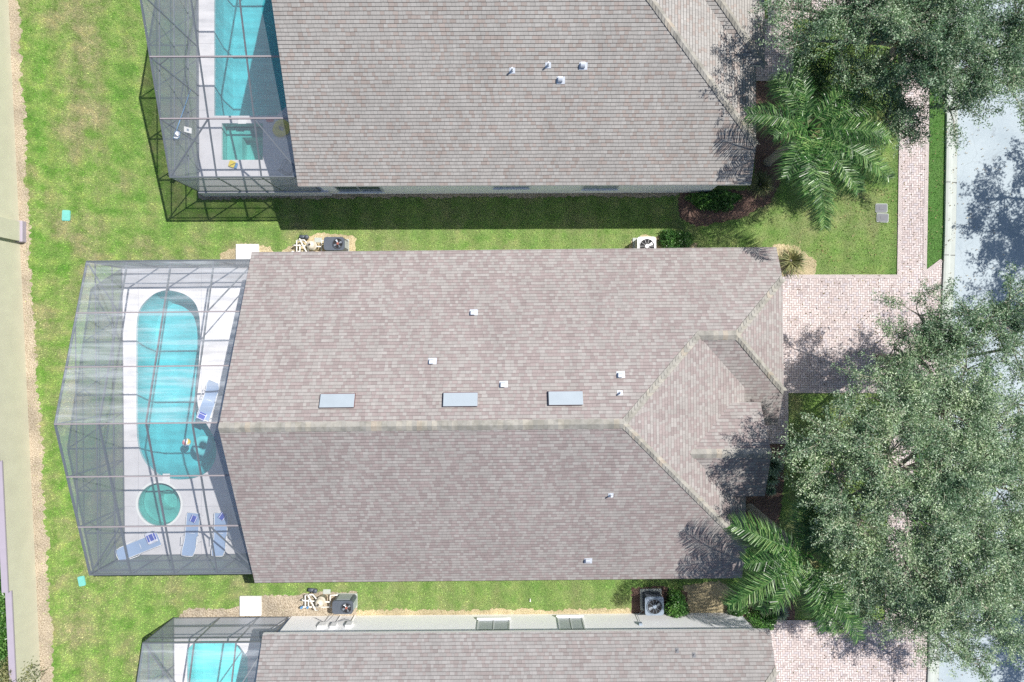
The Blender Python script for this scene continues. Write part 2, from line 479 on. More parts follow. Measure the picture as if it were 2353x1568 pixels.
M['tile'] = plain('waterline_tile', (.34, .50, .55), .3, 0, .3, 14, 0)
M['white'] = plain('white_plastic', (.8, .8, .8), .4, 0, .04, 4, 0)
M['pad_white'] = plain('weathered_white_concrete', (.68, .68, .67), .85, 0, .16, 3, .3)
M['pvc'] = plain('white_pvc', (.78, .77, .73), .4, 0, .05, 4, 0)
M['tan_plastic'] = plain('beige_plastic', (.62, .56, .46), .5, 0, .08, 4, 0)
M['charcoal'] = plain('charcoal_plastic', (.09, .105, .13), .45, 0, .15, 4, 0)
M['black'] = plain('black_void', (.015, .015, .018), .8, 0, .1, 4, 0)
M['steel'] = plain('galvanised_steel', (.45, .48, .52), .3, .6, .08, 4, 0)
M['grey_metal'] = plain('blue_grey_metal', (.30, .36, .44), .4, .3, .12, 4, 0)
M['hub_red'] = plain('rusty_hub', (.30, .10, .07), .6)
M['vent'] = plain('vent_white', (.62, .66, .72), .45, .2, .05, 4, 0)
M['skyl'] = plain('skylight_acrylic', (.34, .39, .43), .45, 0, .08, 2.5, 0)
M['skyf'] = plain('bronze_skylight_frame', (.22, .12, .12), .45, .2, .1, 4, 0)
M['blue_fabric'] = plain('blue_sling_fabric', (.26, .37, .56), .8, 0, .06, 5, .1)
M['lanai_dark'] = plain('lanai_shade_pane', (.10, .13, .15), .08, 0, .1, 2, 0)
M['blind'] = plain('window_blind', (.36, .40, .42), .4, 0, .1, 2, 0)
M['bark'] = plain('oak_bark', (.30, .27, .23), .9, 0, .3, 9, .8)
M['twig'] = plain('twig_bark', (.36, .36, .26), .8, 0, .3, 9, 0)
M['palm_bark'] = plain('palm_bark', (.27, .25, .22), .9, 0, .25, 7, .5)
M['oak_leaf'] = leaf_mat('oak_leaf', (.035, .085, .035), (.15, .26, .12), (.50, .60, .44))
M['oak_leaf_light'] = leaf_mat('light_oak_leaf', (.05, .11, .045), (.23, .34, .17), (.66, .74, .56))
M['palm_leaf'] = leaf_mat('palm_leaf', (.012, .06, .015), (.055, .16, .03), (.30, .43, .16), .35, .15)
M['shrub_leaf'] = leaf_mat('shrub_leaf', (.03, .11, .02), (.08, .20, .04), (.20, .36, .10), .35)
M['spiky_leaf'] = leaf_mat('silver_leaf', (.10, .18, .12), (.22, .32, .22), (.45, .52, .40), .5)
M['dry_leaf'] = leaf_mat('dry_strap_leaf', (.12, .13, .05), (.26, .27, .11), (.45, .40, .22), .6)
M['yellow'] = plain('yellow_vinyl', (.72, .58, .05), .35, 0, .05, 3, 0)
M['teal'] = plain('teal_vinyl', (.12, .52, .56), .25, 0, .05, 3, 0)
M['red'] = plain('red_vinyl', (.65, .12, .12), .4, 0, .05, 3, 0)
M['lid_green'] = plain('faded_green_lid', (.16, .48, .42), .7, 0, .15, 8, 0)
M['lid_grey'] = plain('grey_lid', (.17, .175, .19), .8, 0, .15, 8, 0)
M['pole_blue'] = plain('blue_pole', (.12, .30, .55), .35, .2, .05, 3, 0)

# ------------------------------------------------------------------ plan survey
UPZ = .72            # the upper house, its deck and pool stand on a raised slab
KU = .9755
A_MID, A_UP, A_LOW = rad(.55), rad(.22), rad(.44)
def curve(pts, n=6):
    """closed Catmull-Rom loop through plan points"""
    out = []; N = len(pts)
    P = [Vector((p[0], p[1])) for p in pts]
    for i in range(N):
        a, b, c, d = P[i-1], P[i], P[(i+1) % N], P[(i+2) % N]
        for k in range(n):
            s = k / n
            out.append(.5 * ((2*b) + (c-a)*s + (2*a-5*b+4*c-d)*s*s + (-a+3*b-3*c+d)*s**3))
    return [(p.x, p.y) for p in out]
zz = [(1130,421),(1230,445),(1300,500),(1328,570),(1337,650),(1335,800),(1327,950),(1318,1100),(1330,1220),(1385,1320),(1428,1400),(1446,1490),(1436,1560),(1395,1625),(1320,1668),(1240,1684),(1150,1682),(1070,1660),(1005,1610),(955,1545),(925,1460),(914,1350),(912,1150),(912,900),(912,700),(920,590),(950,520),(1010,460),(1065,430)]
POOL_MID = curve([T(0, 1, x, y, .05) for x, y in zz], 4)
c_ = T(0, 2, 1065, 380, .05)
SPA_MID = [(c_.x + 1.0*math.cos(2*math.pi*k/40), c_.y + 1.0*math.sin(2*math.pi*k/40)) for k in range(40)]
POOL_UP = [tuple(T(0, 0, x, y, .05 + UPZ)[:2]) for x, y in [(1432,775),(1850,775),(1990,640),(2030,500),(2030,-230),(1432,-230)]]
SPA_UP = [tuple(T(0, 0, x, y, .05 + UPZ)[:2]) for x, y in [(1482,1070),(1757,1070),(1757,825),(1482,825)]]
POOL_LOW = [tuple(T(0, 2, x, y, .05)[:2]) for x, y in [(1250,1350),(1290,1312),(1345,1292),(1540,1292),(1600,1325),(1655,1400),(1655,2150),(1250,2150)]]
def loc(pts, a): return [rot2(p, a) for p in pts]
DECK_MID = loc([(-18.25, -9.88), (-10.6, -9.88), (-10.6, 3.62), (-18.25, 3.62)], A_MID)
DECK_UP = loc([(x*KU, y*KU) for x, y in [(-14.70, 7.00), (-8.6, 7.00), (-8.6, 20.4), (-14.70, 20.4)]], A_UP)
DECK_LOW = loc([(-15.95, -26.4), (-10.3, -26.4), (-10.3, -12.85), (-15.95, -12.85)], A_LOW)

NOGRASS = []; SOFT = []
def area2(p): return sum(p[i][0]*p[(i+1) % len(p)][1] - p[(i+1) % len(p)][0]*p[i][1] for i in range(len(p)))
def fill_poly(name, outer, holes, z, mat, parent=None, thick=0.0, kind='structure'):
    bm = bmesh.new()
    for lp in [outer] + list(holes):
        vs = [bm.verts.new((p[0], p[1], z)) for p in lp]
        for i in range(len(vs)): bm.edges.new((vs[i], vs[(i+1) % len(vs)]))
    bmesh.ops.triangle_fill(bm, use_beauty=True, use_dissolve=False, edges=bm.edges[:])
    for f in bm.faces:
        if f.normal.z < 0: f.normal_flip()
    if thick:
        r = bmesh.ops.extrude_face_region(bm, geom=bm.faces[:])
        nv = [e for e in r['geom'] if isinstance(e, bmesh.types.BMVert)]
        for v in bm.verts:
            if v not in set(nv): v.co.z -= thick
        bmesh.ops.recalc_face_normals(bm, faces=bm.faces)
    me = bpy.data.meshes.new(name); bm.to_mesh(me); bm.free()
    me.materials.append(mat)
    o = bpy.data.objects.new(name, me); C.objects.link(o)
    if parent: o.parent = parent
    if kind: o['kind'] = kind
    return o
def ragged(poly, step=.12, amp=.10, seed=1):
    r = random.Random(seed); out = []
    n = len(poly); ph = [r.uniform(0, 6.28) for _ in range(4)]
    d = 0
    for i in range(n):
        a = Vector(poly[i][:2]); b = Vector(poly[(i+1) % n][:2]); L = (b - a).length
        k = max(1, int(L / step)); nn = Vector((-(b-a).y, (b-a).x)).normalized()
        for q in range(k):
            d += L / k
            o = amp * (.35*math.sin(d*1.3+ph[0]) + .25*math.sin(d*3.1+ph[1]) + r.uniform(-.9, .9))
            p = a + (b - a) * (q / k) + nn * o
            out.append((p.x, p.y))
    return out
def sheet(name, poly, z, mat, holes=(), grass=False, kind='structure'):
    if not grass: (SOFT if name in ('dirt_strip', 'planting_bed') else NOGRASS).append(poly)
    return fill_poly(name, poly, holes, z, mat, kind=kind)
def VP(*pts): return [tuple(V(x, y)[:2]) for x, y in pts]

ground = fill_poly('ground', [(-130, -130), (130, -130), (130, 130), (-130, 130)], [POOL_MID, SPA_MID, POOL_UP, SPA_UP, POOL_LOW], 0, M['soil'])

# road, kerb, pavement, driveways
curb_x = [(-900, 2150), (0, 2176), (300, 2172), (540, 2168), (660, 2163), (900, 2155), (1250, 2143), (1568, 2128), (2400, 2080)]
def cx(py):
    for (a, xa), (b, xb) in zip(curb_x, curb_x[1:]):
        if a <= py <= b: return xa + (xb - xa) * (py - a) / (b - a)
ys = list(range(-850, 2351, 80))
road = [tuple(V(cx(y) + 28, y)[:2]) for y in ys] + [tuple(V(2680, y)[:2]) for y in reversed(ys)]
sheet('road', road, .006, M['asphalt'])
for side in (0, 1):
    mb = MB()
    prof = [(0, -.02), (0, .115), (.10, .13), (.24, .10), (.34, .035), (.56, .018), (.56, -.02)]
    L = len(prof); vs = []
    yy = list(range(-850, 2351, 40))
    for y in yy:
        p = V(cx(y), y) if side == 0 else V(2680, y)
        for (dx, z) in prof: vs.append((p.x + (dx if side == 0 else .56 - dx), p.y, z))
    fs = [(i*L+k, (i+1)*L+k, (i+1)*L+k+1, i*L+k+1) for i in range(len(yy)-1) for k in range(L-1)]
    mb.add(vs, fs)
    o = mb.build('kerb', M['concrete'], fixn=True); o['kind'] = 'structure'
NOGRASS.append([tuple(V(cx(y) - 1, y)[:2]) for y in ys] + [tuple(V(cx(y) + 40, y)[:2]) for y in reversed(ys)])
mb = MB()
for y in range(-415, 1500, 167):
    q = V(cx(y), y); mb.box(q.x + .005, q.x + .56, q.y - .012, q.y + .012, .02, .04); mb.box(q.x+.01, q.x + .2, q.y - .012, q.y + .012, .08, .1325)
o = mb.build('kerb_joint', M['black']); o['kind'] = 'structure'

walk = VP((2066, -300), (2130, -300), (2129, 327), (2124, 560), (2123, 629), (2162, 597))
drive = VP((1765, 636), (2064, 636), (2064.5, 523), (2069, 327), (2070, -260), (2130, -260), (2129, 327), (2124.5, 523), (2123, 629), (2163, 599), (2162.3, 660), (2155, 900), (2154, 905), (2150, 940), (2110, 899), (2098, 1100), (2090, 1428), (2131, 1392), (2127, 1568), (2110, 1900), (1700, 1900), (1700, 1429), (2032, 1429), (2040, 1100), (2050, 899), (1806, 899), (1806, 1020), (1750, 1020), (1750, 899), (1700, 899), (1700, 636))
sheet('driveway', drive, .030, M['pave'])
drive_up = VP((1764, 45), (1764, -330), (2066, -330), (2066, 45))
sheet('driveway', drive_up, .0305, M['pave'])
sheet('path', VP((1735, 45), (1735, 183), (1818, 183), (1818, 45)), .030, M['pave'])
mb = MB()
for (a, b) in [((1806, 636), (2064, 636)), ((1806, 899), (2050, 899)), ((1735, 183), (1818, 183)), ((1779, 1429), (2030, 1429)), ((2123, 629), (2163, 599)), ((2064.5, 636), (2069, 327)), ((2123.5, 629), (2129, 327)), ((2069, 327), (2070, 46)), ((2129, 327), (2130, -200)), ((1818, 183), (1818, 45)), ((1806, 899), (1806, 1020))]:
    a = V(*a); b = V(*b); d = (b-a).normalized(); nn = Vector((-d.y, d.x, 0)) * .09
    mb.add([a - nn, b - nn, b + nn, a + nn], [(0, 1, 2, 3)])
mb.v = [(x, y, .0345 + .0009*(k//4)) for k, (x, y, z) in enumerate(mb.v)]
o = mb.build('paver_border', M['pave_border'], fixn=True); o['kind'] = 'structure'

# planting beds and bare strips
wx = lambda y: 20 + .0475 * y
sheet('dirt_strip', ragged(VP(*[(wx(y) - 8, y) for y in range(-400, 2001, 200)], *[(wx(y) + 23 + (5 if y > 900 else 0), y) for y in range(2000, -401, -200)]), .1, .13, 3), .004, M['dirt'])
beds = [
    (M['mulch'], [(1738, 186), (1823, 186), (1826, 300), (1800, 340), (1790, 420), (1770, 470), (1700, 505), (1600, 520), (1560, 500), (1560, 440), (1730, 436)]),
    (M['mulch'], [(1755, 1020), (1808, 1020), (1800, 1130), (1785, 1220), (1700, 1240), (1690, 1140)]),
    (M['tan_mulch'], [(1780, 560), (1830, 568), (1872, 600), (1874, 636), (1780, 636)]),
    (M['tan_mulch'], [(1569, 1345), (1650, 1335), (1720, 1380), (1715, 1430), (1560, 1430)]),
    (M['mulch'], [(1700, 1360), (1800, 1345), (1826, 1380), (1824, 1428), (1700, 1430)]),
    (M['mulch'], [(1452, 1352), (1530, 1345), (1580, 1360), (1578, 1425), (1448, 1425)]),
    (M['tan_mulch'], [(820, 1402), (1450, 1399), (1450, 1425), (820, 1425)]),
    (M['dirt'], [(400, 1424), (430, 1398), (540, 1400), (590, 1368), (660, 1366), (720, 1362), (820, 1360), (822, 1425), (400, 1432)]),
    (M['tan_mulch'], [(505, 585), (560, 560), (620, 566), (640, 590), (640, 615), (505, 615)]),
    (M['tan_mulch'], [(650, 575), (700, 545), (740, 535), (815, 545), (822, 600), (650, 600)]),
    (M['tan_mulch'], [(1440, 585), (1450, 556), (1475, 540), (1600, 560), (1600, 590)]),
    (M['dirt'], [(455, 458), (455, 440), (1560, 440), (1560, 452), (900, 455)]),
]
for i, (m, pts) in enumerate(beds):
    sheet('planting_bed', ragged(VP(*pts), .1, .07, i + 20), .004 + .0012 * i, m)

# ------------------------------------------------------------------ grass
def in_poly(P, poly):
    x, y = P[:, 0], P[:, 1]; inside = np.zeros(len(P), bool)
    q = np.array([(p[0], p[1]) for p in poly]); j = len(q) - 1
    for i in range(len(q)):
        xi, yi = q[i]; xj, yj = q[j]
        if yi != yj:
            c = ((yi > y) != (yj > y)) & (x < (xj - xi) * (y - yi) / (yj - yi) + xi)
            inside ^= c
        j = i
    return inside
HOUSES_FP = [loc([(-10.7, -9.9), (9.4, -9.9), (9.4, 3.5), (-10.7, 3.5)], A_MID), loc([(-8.6, 6.92), (9.5, 6.92), (9.5, 20), (-8.6, 20)], A_UP), loc([(-10.4, -26), (9.4, -26), (9.4, -12.85), (-10.4, -12.85)], A_LOW)]
NOGRASS += HOUSES_FP + [DECK_MID, DECK_UP, DECK_LOW]
def grass(n):
    P = np.column_stack([RNG.uniform(-25.5, 21.5, n), RNG.uniform(-17.5, 17.5, n)])
    keep = P[:, 0] > (np.array((20 + .0475 * (784 - P[:, 1]*49)) - 1176.5) / 49 + .1)
    for q in NOGRASS: keep &= ~in_poly(P, q)
    J = P + RNG.normal(size=P.shape) * .07 + np.array([.06, 0])
    for q in SOFT: keep &= ~(in_poly(J, q) & (RNG.random(n) < .985))
    # a few tufts stray into the bare strip
    P = P[keep]; m = len(P)
    a = RNG.uniform(0, 2*np.pi, m); h = RNG.uniform(.03, .075, m); wd = RNG.uniform(.006, .013, m)
    lean = RNG.uniform(.01, .06, m); b = RNG.uniform(0, 2*np.pi, m)
    dx, dy = np.cos(a) * wd, np.sin(a) * wd
    v = np.zeros((m, 3, 3))
    v[:, 0, 0] = P[:, 0] - dx; v[:, 0, 1] = P[:, 1] - dy
    v[:, 1, 0] = P[:, 0] + dx; v[:, 1, 1] = P[:, 1] + dy
    v[:, 2, 0] = P[:, 0] + np.cos(b) * lean; v[:, 2, 1] = P[:, 1] + np.sin(b) * lean; v[:, 2, 2] = h
    o = np_mesh('lawn_grass', v.reshape(-1, 3), 3, M['blade'])
    tag(o, 'short patchy lawn grass between the houses and along the wall', 'grass', kind='stuff')
grass(900000)

# ------------------------------------------------------------------ house
SL = .49
def up_uv(poly3, n):
    n = Vector(n)
    h = Vector((0, 0, 1)).cross(n)
    h = h.normalized() if h.length > 1e-4 else Vector((1, 0, 0))
    s = n.cross(h).normalized()
    return [(Vector(p).dot(h) + 40.0, Vector(p).dot(s) + 40.0) for p in poly3]
def roof_mesh(polys, parent, mat, off, thick=.17):
    mb = MB()
    for P in polys:
        P = [Vector(p) for p in P]
        n = Vector((0, 0, 0))
        for i in range(len(P)):
            a, b = P[i], P[(i+1) % len(P)]
            n += a.cross(b)
        n.normalize()
        if n.z < 0: P.reverse(); n = -n
        mb.cur = 0
        mb.add(P, [tuple(range(len(P)))], [up_uv(P, n)])
        mb.cur = 1
        mb.add([p - Vector((0, 0, thick)) for p in P], [tuple(reversed(range(len(P))))])
    # outer rim = edges used once
    def key(p): return (round(p[0], 3), round(p[1], 3), round(p[2], 3))
    cnt = {}
    for P in polys:
        n = len(P)
        for i in range(n):
            a, b = P[i], P[(i+1) % n]; k = frozenset((key(a), key(b)))
            cnt.setdefault(k, []).append((a, b))
    for k, e in cnt.items():
        if len(e) == 1:
            a, b = Vector(e[0][0]), Vector(e[0][1]); d = Vector((0, 0, thick))
            mb.add([a, b, b - d, a - d], [(0, 1, 2, 3)])
    return mb.build('roof', [mat, M['fascia']], parent, off)
def ridge_cap(lines, parent, off, roof, wd=.17):
    for (a, b, na, nb) in lines:
        mb = MB(); a = Vector(a); b = Vector(b); L = (b - a).length; d = (b - a) / L
        n = max(1, int(L / .19)); r = random.Random(int(L*100))
        sa = Vector(na); sb = Vector(nb)              # unit vectors that run down each side from the line
        for i in range(n):
            p = a + d * (L * i / n); q = a + d * (L * (i + 1.25) / n) if i < n-1 else b
            l0, l1 = .018, .036
            up = Vector((0, 0, 1))
            w2 = wd + r.uniform(-.008, .008)
            vs = [p + sa*w2 + up*(l0), p + up*(l0+.012), p + sb*w2 + up*l0, q + sa*w2 + up*l1, q + up*(l1+.012), q + sb*w2 + up*l1,
                  q + sa*w2 + up*.0, q, q + sb*w2]
            mb.add(vs, [(0, 1, 4, 3), (1, 2, 5, 4), (3, 4, 7, 6), (4, 5, 8, 7)])
        mb.build('ridge_cap', M['cap'], roof, (0, 0, 0)).location = (-off[0], -off[1], -off[2])
def down(ax, ay):
    v = Vector((ax, ay, -SL * math.hypot(ax, ay))) ; return v.normalized()
def window(parent, off, x0, x1, z0, z1, ywall, face, glassmat='lanai_dark', name='window', deep=.10):
    """face=+1: wall faces +y; -1: faces -y"""
    f = face
    mb = MB()
    y0 = ywall + f*.004; y1 = ywall + f*.05
    ya, yb = min(y0, y1), max(y0, y1); fw = .06
    mb.box(x0, x1, ya, yb, z0 - fw, z0); mb.box(x0, x1, ya, yb, z1, z1 + fw)
    mb.box(x0 - fw, x0, ya, yb, z0 - fw, z1 + fw); mb.box(x1, x1 + fw, ya, yb, z0 - fw, z1 + fw)
    mb.box((x0+x1)/2 - .02, (x0+x1)/2 + .02, ya, yb, z0, z1)
    fr = mb.build(name, M['white_frame'], parent, off)
    g = MB(); ys_ = sorted((ywall + f*.006, ywall + f*.022)); g.box(x0, x1, ys_[0], ys_[1], z0, z1)
    g.build('pane', M[glassmat], fr, (0, 0, 0))
    fr.children[0].location = (-off[0], -off[1], -off[2])
    s = MB(); ys_ = sorted((ywall + f*.052, ywall + f*.12)); s.box(x0 - .1, x1 + .1, ys_[0], ys_[1], z0 - .12, z0 - .045)
    o = s.build('sill', M['stucco'], fr, off)
    return fr

def hood_vent(root, off, p, slope_dir, big=1.0):
    """galvanised roof vent hood on its flashing; p = local point on the roof"""
    mb = MB(); x, y, z = p
    sy = slope_dir                                    # +1: the roof falls towards +y
    w2, l2 = .15*big, .17*big
    zz_ = lambda yy: z - sy * (yy - y) * SL + .006
    f = [(x-w2-.03, y-l2), (x+w2+.08, y-l2), (x+w2+.08, y+l2), (x-w2-.03, y+l2)]
    mb.add([(a, b, zz_(b)) for a, b in f] + [(a, b, zz_(b)+.012) for a, b in f], [(3,2,1,0),(4,5,6,7),(0,1,5,4),(1,2,6,5),(2,3,7,6),(3,0,4,7)])
    # rounded hood, open towards the low side
    n = 8; prof = []
    h = .24*big
    for k in range(n+1):
        a = math.pi/2 * k / n
        prof.append((y - sy*l2*.8 + sy*(l2*1.45)*math.sin(a), h*math.cos(a)))
    prof = [(y - sy*l2*.8, -.05)] + prof
    vs = []
    for sx in (-1, 1):
        for (yy, hh) in prof: vs.append((x + sx*w2*.8, yy, z + hh + .02))
    L = len(prof)
    fs = [(k, k+1, L+k+1, L+k) for k in range(L-1)] + [tuple(range(L)), tuple(reversed(range(L, 2*L)))]
    mb.add(vs, fs)
    return mb.build('roof_vent', M['vent'], root, off, bevel=.01, fixn=True)
def pipe_vent(root, off, p, sd, k=.75):
    mb = MB(); x, y, z = p; q = .14*k; q2 = .12*k
    zz_ = lambda yy: z - sd * (yy - y) * SL + .006
    f = [(x-q, y-q2), (x+q, y-q2), (x+q, y+q2), (x-q, y+q2)]
    mb.add([(a, b, zz_(b)) for a, b in f] + [(a, b, zz_(b)+.012) for a, b in f], [(3,2,1,0),(4,5,6,7),(0,1,5,4),(1,2,6,5),(2,3,7,6),(3,0,4,7)])
    mb.tube([(x, y, z-.02), (x, y, z+.12)], [.06, .04], 12)
    mb.tube([(x, y, z+.1), (x, y, z+.30)], [.033, .033], 12)
    return mb.build('vent_pipe', M['vent'], root, off)
def skylight(root, off, x, y, zf, w2=.66, l2=.26, sd=1):
    """zf: local roof height function of y"""
    mb = MB()
    def slab(mb, a, b, h0, h1, ww, ll):
        pts = [(x-ww, y-ll), (x+ww, y-ll), (x+ww, y+ll), (x-ww, y+ll)]
        mb.add([(p, q, zf(q)+h0) for p, q in pts] + [(p, q, zf(q)+h1) for p, q in pts], [(3,2,1,0),(4,5,6,7),(0,1,5,4),(1,2,6,5),(2,3,7,6),(3,0,4,7)])
    slab(mb, 0, 0, -.02, .13, w2, l2)
    fr = mb.build('skylight', M['skyf'], root, off)
    g = MB(); slab(g, 0, 0, .132, .165, w2-.004, l2-.012)
    g.cur = 0
    o = g.build('pane', M['skyl'], fr, off, bevel=.012)
    return fr
def on_roof(c, r, zx, zy, a, zf):
    """survey point lying on a roof slope -> house frame coordinates"""
    z = 4.0
    for _ in range(30):
        p = T(c, r, zx, zy, z); l = rot2(p, -a); z = zf(l[1])
    return (l[0], l[1], z)

def house(label, a, yN, yS, xl, dx, mat, entry=True):
    """single-storey hip and gable house, ridge along local x. dx shifts the street end."""
    yR = (yN + yS)/2; zR = 2.8 + SL*(yN - yR)
    xa = 4.16 + dx; gy = yN - 3.76; gz = 2.8 + SL*3.76
    gx0 = xa + (gy - yR); gx1 = gx0 + 1.52; gcx = gx1 + 2.33; gcz = gz - SL*2.33
    ex = xa + 5.52; ez = zR - SL*5.52; ey = yR - 5.52
    gsy = gy - 3.85; gsz = gz - SL*3.85
    vy = gy - (ex - gx0)
    apex = (xa, yR, zR)
    polys = [
        [(xl, yS, 2.8), (ex + .05, yS, 2.8), (ex, ey, ez), apex, (xl, yR, zR)],
        [(xl, yN, 2.8), (xl, yR, zR), apex, (gx0, gy, gz), (gx1, gy, gz), (gcx, gy+2.33, gcz), (gcx+.02, yN, 2.8)],
        [(gcx, gy+2.33, gcz), (gx1, gy, gz), (gcx, gy-2.33, gcz)],
        [(gx0, gy, gz), (ex, vy, ez), (ex, gsy, gsz), (gcx+.02, gsy, gsz), (gcx, gy-2.33, gcz), (gx1, gy, gz)],
        [apex, (ex, ey, ez), (ex, vy, ez), (gx0, gy, gz)],
    ]
    cxy = ((xl + ex)/2, yR)
    w_ = rot2(cxy, a); off = (cxy[0], cxy[1], 0)
    root = thing('house', label, 'house', (w_[0], w_[1], 0), a)
    roof = roof_mesh(polys, root, mat, off)
    caps = [((xl, yR, zR), apex, down(0, 1), down(0, -1)), (apex, (ex, ey, ez), down(1, 0), down(0, -1)),
            ((gx0, gy, gz), apex, down(0, 1), down(1, 0)), ((gx0, gy, gz), (gx1, gy, gz), down(0, 1), down(0, -1)),
            ((gcx, gy+2.33, gcz), (gx1, gy, gz), down(0, 1), down(1, 0)), ((gx1, gy, gz), (gcx, gy-2.33, gcz), down(1, 0), down(0, -1))]
    caps = [(c[0], c[1], c[2], c[3]) for c in caps]
    ridge_cap([(b_, a_, p, q) if a_[2] > b_[2] else (a_, b_, p, q) for a_, b_, p, q in caps], root, off, roof)
    for o in roof.children: o.location = (0, 0, 0); 
    # walls
    wl = MB(); z1 = 2.63
    X0, X1, Y0, Y1 = xl + .35, ex - .3, yS + .36, yN - .36
    fp = [(X0, Y0), (X1, Y0), (X1, gsy + .4), (gcx - .35, gsy + .4), (gcx - .35, Y1), (X0, Y1)]
    wl.prism(fp, 0, z1)
    # gable infill at the west end
    wl.add([(X0, Y0, z1), (X0, Y1, z1), (X0, yR, zR - .2 - .36*SL), (X0+.2, Y0, z1), (X0+.2, Y1, z1), (X0+.2, yR, zR - .2 - .36*SL)], [(0,2,1),(3,4,5),(0,3,5,2),(1,2,5,4),(0,1,4,3)])
    wl.prism([(X1-.2, Y0+1.2), (X1, Y0+1.2), (X1, vy), (X1-.2, vy)], z1, ez - .12)
    wl.prism([(gcx-.55, gy-2.6), (gcx-.35, gy-2.6), (gcx-.35, gy+2.6), (gcx-.55, gy+2.6)], z1, gcz - .16)
    wl.build('wall', M['stucco'], root, off, fixn=True)
    f = dict(root=root, off=off, roof=roof, yR=yR, zR=zR, N=lambda y: 2.8 + SL*(yN - y), S=lambda y: 2.8 + SL*(y - yS), X0=X0, X1=X1, Y0=Y0, Y1=Y1, a=a, ex=ex)
    # garage door towards the street
    gd = MB(); gxf = gcx - .35
    for k in range(4): gd.box(gxf + .004, gxf + .05, gy - 2.3, gy + 2.3, .03 + k*.55, .03 + k*.55 + .53)
    gd.build('garage_door', M['white'], root, off)
    return f

def fix_children(f):
    """meshes written in the house frame but parented one level down need no second offset"""
    pass

def entry_gable(f, y, x0v, x0e, x1, hw, ze, mat):
    zr = ze + SL*hw
    polys = [[(x0v, y, zr), (x0e, y+hw, ze), (x1-.08, y+hw, ze), (x1, y, zr)], [(x0v, y, zr), (x1, y, zr), (x1+.06, y-hw, ze), (x0e, y-hw, ze)]]
    r = roof_mesh(polys, f['root'], mat, f['off'], .2)
    r.name = 'entry_roof'
    ridge_cap([((x0v+.1, y, zr), (x1, y, zr), down(0, 1), down(0, -1))], f['root'], f['off'], r)
    for o in r.children: o.location = (0, 0, 0)
    m = MB()
    m.box(x0e - .2, x1 - .35, y - hw + .3, y + hw - .3, 2.4, ze - .12)
    m.add([(x1-.35, y-hw+.3, ze-.12), (x1-.35, y+hw-.3, ze-.12), (x1-.35, y, zr-.3)], [(0, 1, 2)])
    m.box(x1-.7, x1-.35, y-hw+.3, y-hw+.65, 0, 2.4); m.box(x1-.7, x1-.35, y+hw-.65, y+hw-.3, 0, 2.4)
    m.build('entry_porch', M['stucco'], f['root'], f['off'])

_rc = ridge_cap
def ridge_cap(lines, parent, off, roof, wd=.21):
    # child of the roof, whose mesh is already in the root frame: offset the vertices themselves
    for (a, b, na, nb) in lines:
        mb = MB(); a = Vector(a); b = Vector(b); L = (b - a).length; d = (b - a) / L
        n = max(1, int(L / .19)); r = random.Random(int(L*100)); sa = Vector(na); sb = Vector(nb); up = Vector((0, 0, 1))
        for i in range(n):
            p = a + d*(L*i/n); q = a + d*(L*(i+1.2)/n) if i < n-1 else b
            w2 = wd + r.uniform(-.01, .01); l0, l1 = .016, .034
            j = r.uniform(-.004, .006)
            vs = [p + sa*w2 + up*l0, p + up*(l0+.014), p + sb*w2 + up*l0, q + sa*w2 + up*(l1+j), q + up*(l1+.014+j), q + sb*w2 + up*(l1+j), q + sa*w2, q + up*.004, q + sb*w2]
            mb.add(vs, [(0, 1, 4, 3), (1, 2, 5, 4), (3, 4, 7, 6), (4, 5, 8, 7)])
        mb.build('ridge_cap', M['cap'], roof, off)

# middle house
fm = house('middle house under pink and grey shingles with three skylights in its roof', A_MID, 3.91, -10.24, -11.1, 0.0, M['shingle_pink'])
entry_gable(fm, -4.56, 6.95, 8.99, 10.28, 1.93, 3.9, M['shingle_pink'])
for zx, zy in [(880, 568), (605, 893), (1080, 1047), (1862, 983)]:
    hood_vent(fm['root'], fm['off'], on_roof(1, 1, zx, zy, A_MID, fm['N']), 1, .72)
pipe_vent(fm['root'], fm['off'], on_roof(1, 1, 1862, 1105, A_MID, fm['N']), 1)
pipe_vent(fm['root'], fm['off'], on_roof(1, 2, 1800, 318, A_MID, fm['S']), -1)
hood_vent(fm['root'], fm['off'], on_roof(1, 2, 1645, 757, A_MID, fm['S']), -1, .75)
for cxp, r_ in [((777 - 784.3)/.34386, (920 - 522.9)/.34386), (798, 1147), (1498, 1138)]:
    p = on_roof(1, 1, cxp, r_, A_MID, fm['N'])
    skylight(fm['root'], fm['off'], p[0], p[1], fm['N'])
# lower house
fl = house('lower house whose sunlit white side wall faces the middle house', A_LOW, -12.45, -26.6, -10.76, -.4, M['shingle_dim'])
yw = fl['Y1']
window(fl['root'], fl['off'], -1.6, -.25, .75, 1.95, yw, 1, 'blind')
window(fl['root'], fl['off'], 2.05, 3.1, .55, 1.95, yw, 1, 'blind')
for bx, bw, bz in [(-8.64, .34, 1.0), (-8.12, .26, 1.05), (-7.45, .28, .95)]:
    mb = MB(); mb.box(bx-bw/2, bx+bw/2, yw + .003, yw+.13, bz, bz+.45)
    mb.box(bx-.02, bx+.02, yw+.01, yw+.05, .1, bz)
    mb.build('meter_box', M['white'], fl['root'], fl['off'], bevel=.01)
mb = MB(); mb.tube([(-7.4, yw+.06, .95), (-7.6, yw+.16, .8), (-7.95, yw+.1, .85), (-8.1, yw+.06, 1.0)], .012, 6); mb.tube([(-8.6, yw+.05, 1.0), (-8.4, yw+.18, .6), (-8.3, yw+.25, .2)], .012, 6)
mb.tube([(-8.62, yw+.05, .9), (-9.2, yw+.12, .5)], .01, 6)
mb.build('cable', M['charcoal'], fl['root'], fl['off'])
